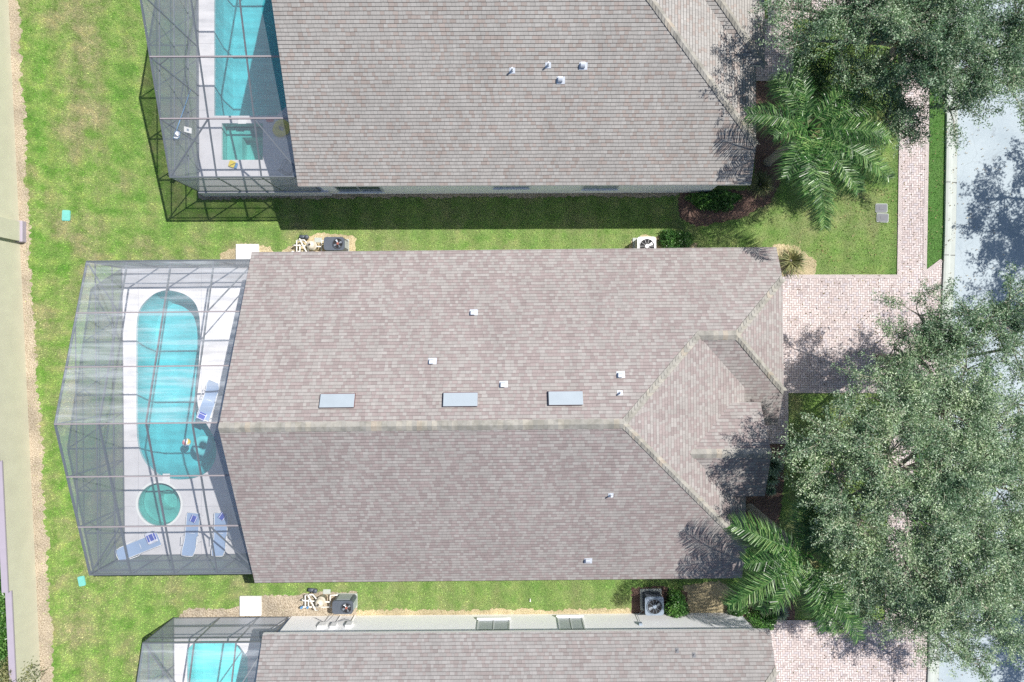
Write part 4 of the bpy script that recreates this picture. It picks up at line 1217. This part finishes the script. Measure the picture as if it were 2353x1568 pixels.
def spiky(label, x, y, R, h, mat, seed, n=150, name='strap_leaf_plant', group=None):
    r = random.Random(seed); root = thing(name, label, 'plant', (x, y, 0), 0, group); vs = []
    for _ in range(n):
        a = r.uniform(0, 6.283); L = R*r.uniform(.65, 1.1); hh = h*r.uniform(.5, 1.1); el = r.random()
        d = Vector((math.cos(a), math.sin(a), 0)); sd = Vector((-d.y, d.x, 0))*.014
        pts = [d*.03, d*L*.45 + Vector((0, 0, hh*(.9+.4*el))), d*L*(1 - .35*el) + Vector((0, 0, hh*(.35+1.1*el)))]
        for p, q, wa, wb in ((pts[0], pts[1], 1, 1.1), (pts[1], pts[2], 1.1, .1)):
            vs += [p - sd*wa, p + sd*wa, q + sd*wb, q - sd*wb]
    np_mesh('strap_leaves', np.array([tuple(v) for v in vs]), 4, M[mat], root)
    st = MB(); st.lathe((0, 0, 0), [(.07, 0), (.06, .08), (.02, .14)], 10); st.build('crown_base', M['palm_bark'], root)
    return root
def vxy(px, py): p = V(px, py); return p.x, p.y
shrub('low dark hedge shrub in the curved mulch bed at the upper house corner', *vxy(1640, 463), 1.25, .5, .55, 'shrub_leaf', 31, 7000)
shrub('leafy green shrub to the right of the white air conditioner', *vxy(1548, 556), .85, .55, .6, 'shrub_leaf', 32, 4500)
shrub('dark green shrub to the right of the silver air conditioner', *vxy(1550, 1384), .55, .72, .7, 'shrub_leaf', 33, 4500)
shrub('bright green shrub at the street corner of the lower house wall', *vxy(1745, 1418), .7, .5, .8, 'shrub_leaf', 34, 4500)
shrub('pale twiggy shrub climbing over the bottom end of the garden wall', *vxy(70, 1530), .75, 1.0, 1.9, 'dry_leaf', 35, 3500, .10)
shrub('small shrub overgrown by palm fronds at the lower driveway', *vxy(1690, 1392), .5, .5, .5, 'shrub_leaf', 36, 2500)
spiky('olive strap leaved plant beside the palm trunk of the upper house', *vxy(1745, 425), .85, .35, 'dry_leaf', 41, 260)
spiky('arching dry brown and green plant at the driveway corner of the middle house', *vxy(1815, 600), .95, .45, 'dry_leaf', 42, 190)
spiky('largest silver green spiky plant in the entry bed', *vxy(1772, 1067), .62, .4, 'spiky_leaf', 43, 240)
spiky('silver green spiky plant just below the largest one in the entry bed', *vxy(1768, 1098), .5, .32, 'spiky_leaf', 44, 170)
spiky('smallest silver green spiky plant nearest the palm in the entry bed', *vxy(1768, 1126), .36, .22, 'spiky_leaf', 45, 100)
spiky('pale green spiky plant at the top corner of the lower driveway', *vxy(1790, 1406), .5, .3, 'spiky_leaf', 46, 160)
box_hedge('dense green hedge standing behind the garden wall', -26.0, -22.93, -22, -5.4, 1.25, 47, 75000)

M['litter'] = leaf_mat('fallen_leaf', (.10, .06, .03), (.22, .15, .07), (.40, .33, .18), .8, .05)
n_ = 5200; RNG = np.random.default_rng(77)
P = np.column_stack([RNG.uniform(11.8, 23.5, n_), RNG.uniform(-17, 17, n_), np.full(n_, .055)])
dn_ = np.exp(-((P[:, 0] - 17.5)/4.5)**2); P = P[RNG.random(n_) < dn_*.75]
P = P[~((P[:, 1] > -9.5) & (P[:, 0] < 12.9))]
P[:, 2] += np.where((P[:, 0] > 20.0) & (P[:, 0] < 20.9), .09, 0)
o = np_mesh('leaf_litter', leaves_at(P, .075, 4.0, .5), 4, M['litter'])
tag(o, 'brown oak leaves fallen on the driveway, pavement and road edge', 'leaf litter', kind='stuff')
# ------------------------------------------------------------------ service equipment
def rbox(mb, x0, x1, y0, y1, z0, z1, r=.1, n=5):
    pts = []
    for cx_, cy_, a0 in ((x1-r, y1-r, 0), (x0+r, y1-r, 90), (x0+r, y0+r, 180), (x1-r, y0+r, 270)):
        for k in range(n+1):
            a = rad(a0 + 90*k/n); pts.append((cx_ + r*math.cos(a), cy_ + r*math.sin(a)))
    mb.prism(pts, z0, z1)
def fan(root, cx_, cy_, z, R, blade, hub, nb, guard, gm):
    mb = MB(); mb.lathe((cx_, cy_, z), [(R, 0), (R, .006)], 32); mb.build('fan_well', M['black'], root)
    mb = MB(); mb.lathe((cx_, cy_, z+.012), [(R*.26, 0), (R*.26, .04), (R*.2, .05)], 16); mb.build('fan_hub', M[hub], root)
    for k in range(nb):
        a = 2*math.pi*k/nb + .5; mb = MB()
        v = []
        for (rr, da) in ((.24, -.35), (.85, -.28), (.88, .22), (.24, .3)):
            v.append((cx_ + R*rr*math.cos(a+da), cy_ + R*rr*math.sin(a+da), z + .012 + .02*(da > 0)))
        mb.add(v + [(x, y, q+.004) for x, y, q in v], [(3, 2, 1, 0), (4, 5, 6, 7), (0, 1, 5, 4), (1, 2, 6, 5), (2, 3, 7, 6), (3, 0, 4, 7)])
        mb.build('fan_blade', M[blade], root)
    mb = MB(); mb.torus((cx_, cy_, z+.05), R*1.0, .012, 32, 6)
    for k in range(guard):
        a = 2*math.pi*k/guard; mb.beam((cx_ + R*.22*math.cos(a), cy_ + R*.22*math.sin(a), z+.07), (cx_ + R*math.cos(a), cy_ + R*math.sin(a), z+.055), .008, .008)
    mb.build('fan_guard', M[gm], root)
def heat_pump(label, x, y, rz, green):
    r = thing('pool_heater', label, 'pool heater', (x, y, 0), rz)
    mb = MB(); rbox(mb, -.49, .49, -.33, .33, .0, .06, .03); mb.build('pad', M['concrete'], r)
    mb = MB(); rbox(mb, -.47, .47, -.31, .31, .065, .86, .13); mb.build('casing', M['charcoal'], r)
    mb = MB(); mb.box(-.30, .30, .312, .325, .15, .75); mb.box(.472, .485, -.17, .17, .15, .75); mb.build('coil_panel', M['blind'], r)
    mb = MB(); rbox(mb, -.46, .46, -.30, .30, .862, .89, .13); mb.build('top_panel', M['charcoal'], r)
    fan(r, .19, 0, .892, .23, 'steel', 'hub_red', 4, 6, 'charcoal')
    return r
def condenser(label, x, y, body, top, h=.85, blade='white', nb=1):
    r = thing('air_conditioner', label, 'air conditioner', (x, y, 0), .01)
    mb = MB(); rbox(mb, -.5, .5, -.5, .5, 0, .07, .03); mb.build('pad', M['concrete'], r)
    mb = MB(); rbox(mb, -.40, .40, -.40, .40, .075, h-.04, .08)
    mb.build('casing', M[body], r)
    lv = MB()
    for k in range(12):
        z = .14 + k*(h-.25)/12
        rbox(lv, -.412, .412, -.412, .412, z, z+.012, .09)
    lv.build('louvre', M[body], r)
    mb = MB(); rbox(mb, -.43, .43, -.43, .43, h-.038, h, .12); mb.build('top_panel', M[top], r, bevel=.012)
    fan(r, 0, -.01, h+.003, .34, blade, top, nb, 10, top)
    return r
heat_pump('charcoal pool heater beside the upper wall of the middle house', -8.12, 4.44, 0, 0)
heat_pump('charcoal pool heater beside the white wall of the lower house', -7.73, -12.15, 0, 1)
condenser('white topped air conditioner partly under the middle house eave', 6.15, 4.33, 'tan_plastic', 'white')
condenser('dark air conditioner with silver top beside the lower house', 6.5, -12.1, 'charcoal', 'grey_metal', blade='steel', nb=2)
def equipment(label, x, y, mirror, seed):
    r = thing('pool_filter', label, 'pool filter', (x, y, 0))
    mb = MB(); mb.smooth = True
    mb.lathe((0, 0, 0), [(.20, .02), (.20, .35), (.215, .36), (.215, .40), (.20, .41), (.20, .62), (.17, .72), (.08, .79), (.02, .8)], 24); mb.build('canister', M['tan_plastic'], r)
    mb = MB(); mb.tube([(0, 0, .78), (0, 0, .88)], .03, 8); mb.beam((-.07, 0, .87), (.07, 0, .87), .02, .02); mb.beam((0, -.07, .85), (0, .07, .85), .02, .02); mb.build('valve_knob', M['black'], r)
    m = mirror
    pp = MB(); pp.smooth = True; R = .03
    for path in ([(-.9, .02*m, .1), (-.9, .02*m, .34), (-.85, .02*m, .36), (.45, .02*m - .38*m, .36) if False else (.4, -.05*m, .36), (.42, -.3*m, .36), (.7, -.3*m, .36)],
                 [(-.9, -.3*m, .12), (-.9, -.3*m, .3), (-.2, -.3*m, .3), (.4, -.3*m, .3), (.42, .25*m, .3), (.75, .25*m, .3)],
                 [(-.55, .3*m, .02), (-.55, .3*m, .5), (-.2, -.35*m, .55), (-.15, -.45*m, .3)],
                 [(-.75, .25*m, .3), (-.4, .27*m, .3), (-.25, .1*m, .3), (-.2, -.3*m, .3)], [(-.6, -.3*m, .3), (-.6, .1*m, .3)], [(-.75, -.3*m, .3), (-.75, .25*m, .3)]):
        pp.tube(path, R, 8)
    pp.build('pipework', M['pvc'], r)
    mb = MB(); mb.smooth = True; mb.tube([(-.65, .45*m, .15), (-.35, .42*m, .15)], [.09, .09], 12); mb.tube([(-.30, .42*m, .12), (-.30, .42*m, .30)], [.08, .1], 12); mb.build('pump', M['charcoal'], r)
    mb = MB(); mb.tube([(-.62, -.3*m, .3), (-.62, -.3*m, .42)], .05, 10); mb.tube([(-.9, -.3*m, .28), (-.9, -.3*m, .42)], .055, 10); mb.build('valve', M['pole_blue'] if seed else M['white'], r)
    mb = MB(); mb.box(.0, .35, .2*m if m > 0 else -.42, .42 if m > 0 else -.2, 0, .03); mb.build('slab', M['concrete'], r)
    return r
equipment('beige pool filter with white pipes by the middle house heater', -9.25, 4.42, 1, 0)
equipment('beige pool filter with tangled white pipes by the lower house heater', -8.85, -12.05, 1, 1)
def slab(label, x0, x1, y0, y1):
    r = thing('concrete_step', label, 'step', ((x0+x1)/2, (y0+y1)/2, 0)); mb = MB(); w2, l2 = (x1-x0)/2, (y1-y0)/2
    mb.box(-w2, w2, -l2, l2, 0, .12); o = mb.build('slab', M['pad_white'], r, bevel=.012)
slab('white concrete step outside the top screen door of the middle cage', -12.9, -11.84, 3.55, 4.53)
slab('white concrete step outside the lower house cage', -12.72, -11.72, -12.84, -11.93)
def lid(name, label, x, y, w2, l2, mat, rz, rim=None, group=None):
    r = thing(name, label, 'utility box', (x, y, 0), rz, group)
    mb = MB(); rbox(mb, -w2-.03, w2+.03, -l2-.03, l2+.03, -.05, .045, .06); mb.build('rim', M[rim or mat], r)
    mb = MB(); rbox(mb, -w2, w2, -l2, l2, .046, .06, .05); mb.build('cover', M[mat], r)
    mb = MB(); mb.box(-w2*.45, w2*.45, -l2*.4, l2*.4, .0605, .066); mb.build('plate', M['hub_red'] if False else M[mat], r)
p = T(2, 0, 1325, 1393); lid('meter_box', 'grey meter box lid in the lawn, the nearer to the palm of the two', p.x, p.y, .25, .18, 'lid_grey', 0, 'concrete', 'meter box lids by the paver pavement')
p = T(2, 0, 1332, 1458); lid('meter_box', 'grey meter box lid in the lawn, the nearer to the driveway of the two', p.x, p.y, .25, .18, 'lid_grey', -.05, 'concrete', 'meter box lids by the paver pavement')
p = V(153.5, 496); lid('valve_box', 'teal square lid in the lawn opposite the upper cage', p.x, p.y, .16, .22, 'lid_green', -.05)
p = V(189, 1335); lid('valve_box', 'teal lid in the lawn below the corner of the middle cage', p.x, p.y, .13, .2, 'lid_green', .2)
p = T(1, 2, 2112, 895, 2.6)
# sprinkler marker on the lawn
p = T(1, 2, 1262, 1022); r = thing('sprinkler', 'small pale sprinkler head in the lawn above the lower house', 'sprinkler', (p.x, p.y, 0))
mb = MB(); mb.tube([(0, 0, -.02), (0, 0, .08)], .035, 10); mb.tube([(0, 0, .08), (0, .12, .1)], .02, 8); mb.build('head', M['pvc'], r)

# ------------------------------------------------------------------ pool furniture
def towel_mat():
    t = NT('striped_towel'); p = t.obj(); sp = t.new('ShaderNodeSeparateXYZ'); t.l.new(p, sp.inputs[0])
    f = t.math('FRACT', t.math('MULTIPLY', sp.outputs[0], 9.0))
    g = t.math('MULTIPLY', t.math('LESS_THAN', f, .22), t.math('GREATER_THAN', t.math('ABSOLUTE', sp.outputs[0]), .07))
    e = t.math('GREATER_THAN', t.math('ABSOLUTE', sp.outputs[1]), .155)
    t.col(t.mix(t.math('MAXIMUM', g, t.math('MULTIPLY', e, .8)), (.04, .07, .42), (.78, .8, .85))); t.rough(.95)
    t.bump(t.noise(60, 2, p), .4, .01)
    return t.m
M['towel'] = towel_mat()
def lounger(label):
    """sling lounger: local +x runs from the raised back end towards the foot"""
    r = thing('sun_lounger', label, 'sun lounger', (0, 0, .05), 0, 'blue sun loungers round the middle pool')
    prof = [(-.95, .62), (-.75, .52), (-.5, .40), (-.25, .33), (0, .32), (.3, .32), (.6, .31), (.93, .30)]
    mb = MB(); vs = []; w2 = .29
    for (x, z) in prof:
        e = w2 * (.80 if x < -.93 else 1)
        vs += [(x, -e, z), (x, 0, z-.018), (x, e, z)]
    n = len(prof)
    up = [(a*3+b, a*3+b+1, (a+1)*3+b+1, (a+1)*3+b) for a in range(n-1) for b in (0, 1)]
    mb.smooth = True
    mb.add(vs + [(x, y, z-.02) for x, y, z in vs], [tuple(reversed(f)) for f in up] + [tuple(q + 3*n for q in f) for f in up])
    mb.build('sling', M['blue_fabric'], r, fixn=False)
    fr = MB(); fr.smooth = True
    for s in (-1, 1):
        fr.tube([(x, s*(w2+.015)*(.85 if x < -.93 else 1), z) for x, z in prof], .016, 8)
    fr.tube([(-.955, -w2*.85, .62), (-.97, 0, .63), (-.955, w2*.85, .62)], .016, 8)
    fr.tube([(.94, -w2-.01, .3), (.945, 0, .3), (.94, w2+.01, .3)], .016, 8)
    fr.tube([(0, -w2, .30), (0, w2, .30)], .012, 6)
    fr.build('frame', M['white'], r)
    for s in (-1, 1):
        for x in (-.38, .72):
            l = MB(); l.smooth = True; l.tube([(x, s*(w2+.02), .33), (x + (.07 if x > 0 else -.07), s*(w2+.05), .0)], .016, 8); l.build('leg', M['white'], r)
        a = MB(); a.smooth = True; a.tube([(-.52, s*(w2+.03), .42), (-.5, s*(w2+.06), .56), (-.1, s*(w2+.07), .56), (-.05, s*(w2+.03), .32)], .018, 8); a.build('armrest', M['white'], r)
    return r
def towel(label, x, y, z, rz, w2=.2, l2=.2):
    o = MB(); n = 8; vs = []
    for i in range(n+1):
        for j in range(n+1):
            u, v = -w2 + 2*w2*i/n, -l2 + 2*l2*j/n
            vs.append((u, v, .018 + .012*math.sin(u*17+v*9) + .008*math.sin(v*23)))
    fs = [(i*(n+1)+j, (i+1)*(n+1)+j, (i+1)*(n+1)+j+1, i*(n+1)+j+1) for i in range(n) for j in range(n)]
    o.smooth = True; o.add(vs, fs)
    ob = o.build('towel', M['towel']); ob.location = (x, y, z); ob.rotation_euler = (0, 0, rz)
    m = ob.modifiers.new('thick', 'SOLIDIFY'); m.thickness = .02; m.offset = 0
    return tag(ob, label, 'towel', 'blue towels on the loungers')
def W7(x, y): return V(245.1 + x*.2794, 1143.8 + y*.2794, .35)
def W8(x, y): return V(392.2 + x*.2553, 849.7 + y*.2553, .35)
G_ = 'blue sun loungers round the middle pool'
spots = [(W7(118, 462), W7(440, 335), 'tilted blue lounger nearest the bottom left corner of the middle cage'),
         (W7(690, 455), W7(715, 130), 'blue lounger standing upright between the spa and the shaded lounger'),
         (W7(935, 465), W7(942, 120), 'blue lounger half in the shade of the roof beside the house'),
         (W8(410, 115), W8(290, 440), 'blue lounger alone between the long pool and the house wall')]
L0 = None
for i, (a, b, lb) in enumerate(spots):
    c = (a + b)/2; rz = math.atan2((b-a).y, (b-a).x)
    if L0 is None:
        L0 = lounger(lb); L0.location = (c.x, c.y, .05); L0.rotation_euler = (0, 0, rz)
    else: dup(L0, (c.x, c.y, .05), rz, lb, G_)
p = W7(372, 326); towel('large blue towel spread over the foot of the tilted lounger', p.x, p.y, .385, rad(23), .25, .27)
p = W7(718, 172); towel('folded blue striped towel on the lounger nearest the spa', p.x, p.y, .375, rad(-25), .15, .16)
p = W7(955, 152); towel('folded blue striped towel on the shaded lounger', p.x, p.y, .375, rad(-35), .15, .16)
p = W8(285, 420); towel('blue striped towel on the lounger beside the long pool', p.x, p.y, .375, rad(-115), .17, .19)
# pool toys
p = V(468.8, 1023.3, .0)
o = MB(); o.smooth = True; o.torus((0, 0, 0), .33, .15, 40, 16, .85); o = o.build('swim_ring', M['teal']); o.location = (p.x, p.y, .09)
tag(o, 'teal inflatable ring floating beside the beach ball', 'swim ring')
def ball():
    t = NT('beach_ball_panels'); q = t.obj(); sp = t.new('ShaderNodeSeparateXYZ'); t.l.new(q, sp.inputs[0])
    an = t.math('ADD', t.math('DIVIDE', t.math('ARCTAN2', sp.outputs[1], sp.outputs[0]), 6.28318), .5)
    c = t.ramp(an, [(0, (.85, .85, .85)), (.167, (.05, .35, .65)), (.333, (.85, .85, .85)), (.5, (.8, .6, .1)), (.667, (.85, .85, .85)), (.833, (.75, .25, .25))], 'CONSTANT')
    t.col(c); t.rough(.25)
    mb = MB(); mb.smooth = True
    mb.lathe((0, 0, 0), [(max(.001, .19*math.sin(math.pi*k/14)), -.19*math.cos(math.pi*k/14)) for k in range(15)], 28)
    o = mb.build('beach_ball', t.m); return o
p = V(428.7, 1017, .1); o = ball(); o.location = (p.x, p.y, .09); o.rotation_euler = (.5, .4, .2)
tag(o, 'striped beach ball floating in the middle pool', 'beach ball')
p = V(649, 295, .1 + UPZ); o = MB(); o.smooth = True; o.torus((0, 0, 0), .26, .12, 36, 14, .8); o = o.build('swim_ring', M['yellow']); o.location = (p.x, p.y, .16 + UPZ)
tag(o, 'upper of two stacked yellow rings lying on the deck by the upper pool', 'swim ring')
o = MB(); o.smooth = True; o.torus((0, 0, 0), .25, .10, 36, 14, .5); o = o.build('swim_ring', M['yellow']); 
o.location = (p.x-.1, p.y-.06, .1 + UPZ)
tag(o, 'lower of two stacked yellow rings lying on the deck by the upper pool', 'swim ring')
p = V(621, 276, .05 + UPZ); r = thing('pool_float', 'small red float lying at the edge of the upper pool', 'pool float', (p.x, p.y, .05 + UPZ))
mb = MB(); rbox(mb, -.17, .17, -.10, .10, .002, .06, .08); mb.build('pad', M['red'], r, bevel=.02)
p = V(537, 379, .05 + UPZ)
r = thing('swim_float', 'yellow and blue float on the deck below the square spa', 'pool float', (p.x, p.y, .05 + UPZ), rad(-20))
mb = MB(); rbox(mb, -.2, .08, -.15, .15, .002, .07, .05); mb.build('body', M['yellow'], r, bevel=.02)
mb = MB(); rbox(mb, .085, .2, -.17, .12, .002, .06, .04); mb.build('flap', M['pole_blue'], r, bevel=.02)
mb = MB(); mb.tube([(-.12, -.1, .075), (0, 0, .085), (.08, .1, .075)], .012, 6); mb.build('strap', M['black'], r)
# skimmer net hanging on the west frame of the upper cage
aN = rot2((-14.55*KU, 11.44*KU), A_UP); bN = rot2((-14.55*KU, 9.22*KU), A_UP)
r = thing('skimmer_net', 'blue pole skimmer net hung on the side frame of the upper cage', 'skimmer net', (aN[0], aN[1], 1.06 + UPZ))
d = Vector((bN[0]-aN[0], bN[1]-aN[1], 2.33-1.06))
mb = MB(); mb.smooth = True; mb.tube([(0, 0, 0), tuple(d)], .018, 8); mb.build('pole', M['pole_blue'], r)
mb = MB(); e = d + d.normalized()*.02
mb.smooth = True
hoop = [(.02, 0), (-.06, .14), (-.06, .38), (.10, .42), (.2, .3), (.16, .08)]
fw = Vector((0, -1, .35)).normalized(); sx = Vector((1, 0, 0))
ring = [e + sx*a_ + fw*b_ for a_, b_ in hoop]
mb.tube([tuple(q) for q in ring + [ring[0]]], .015, 6); mb.build('hoop', M['pole_blue'], r)
mb = MB(); mb.add([tuple(q) for q in ring] + [tuple(sum(ring, Vector())/6 - Vector((0, 0, .08)))], [(0, 1, 6), (1, 2, 6), (2, 3, 6), (3, 4, 6), (4, 5, 6), (5, 0, 6)]); mb.build('net', M['white'], r)
q = rot2((-14.55*KU, 9.55*KU), A_UP)
r = thing('notice_plate', 'small white plate on the side frame beside the skimmer net', 'sign', (q[0], q[1], 1.32 + UPZ))
mb = MB(); mb.box(-.012, .012, -.12, .12, -.17, .17); o = mb.build('plate', M['white'], r); o.rotation_euler = (0, rad(-35), 0)
mb = MB(); mb.box(.013, .016, -.05, .05, -.04, .06); o2 = mb.build('symbol', M['grey_metal'], r); o2.rotation_euler = (0, rad(-35), 0)
# garden chair and tables beside the house
def chair(label, x, y, rz):
    r = thing('patio_chair', label, 'chair', (x, y, .05 + UPZ), rz)
    mb = MB(); mb.smooth = True
    mb.tube([(-.25, -.25, .42), (.25, -.25, .42), (.25, .25, .42), (-.25, .25, .42), (-.25, -.25, .42)], .015, 8)
    for k in range(7): mb.tube([(-.25, -.21 + k*.07, .42), (.25, -.21 + k*.07, .42)], .007, 5)
    mb.build('seat', M['charcoal'], r)
    mb = MB(); mb.smooth = True; mb.tube([(-.25, -.25, .42), (-.38, -.22, .85), (-.40, 0, .9), (-.38, .22, .85), (-.25, .25, .42)], .015, 8)
    for k in range(5): mb.tube([(-.25, -.16 + k*.08, .42), (-.39, -.14 + k*.07, .86)], .007, 5)
    mb.build('backrest', M['charcoal'], r)
    for sx_, sy_ in ((-1, -1), (-1, 1), (1, -1), (1, 1)):
        l = MB(); l.tube([(.25*sx_, .25*sy_, .42), (.28*sx_, .27*sy_, 0)], .014, 8); l.build('leg', M['charcoal'], r)
    for s in (-1, 1):
        l = MB(); l.smooth = True; l.tube([(-.32, .25*s, .62), (.1, .28*s, .64), (.24, .27*s, .6), (.25, .25*s, .42)], .013, 8); l.build('armrest', M['charcoal'], r)
p = V(665, 388, .3 + UPZ); chair('black wire patio chair in the shade at the corner of the upper cage', p.x + .05, p.y, rad(60))
def table(label, x, y, R=.3):
    r = thing('side_table', label, 'table', (x, y, .05))
    mb = MB(); mb.lathe((0, 0, .42), [(R, 0), (R, .025)], 28); mb.build('tabletop', M['steel'], r)
    for k in range(3):
        a = 2.1*k + .4; l = MB(); l.tube([(R*.5*math.cos(a), R*.5*math.sin(a), .42), (R*.8*math.cos(a), R*.8*math.sin(a), 0)], .014, 8); l.build('leg', M['white'], r)
p = V(541, 1226, .4); table('round grey side table in the shade beside the middle house', p.x, p.y)
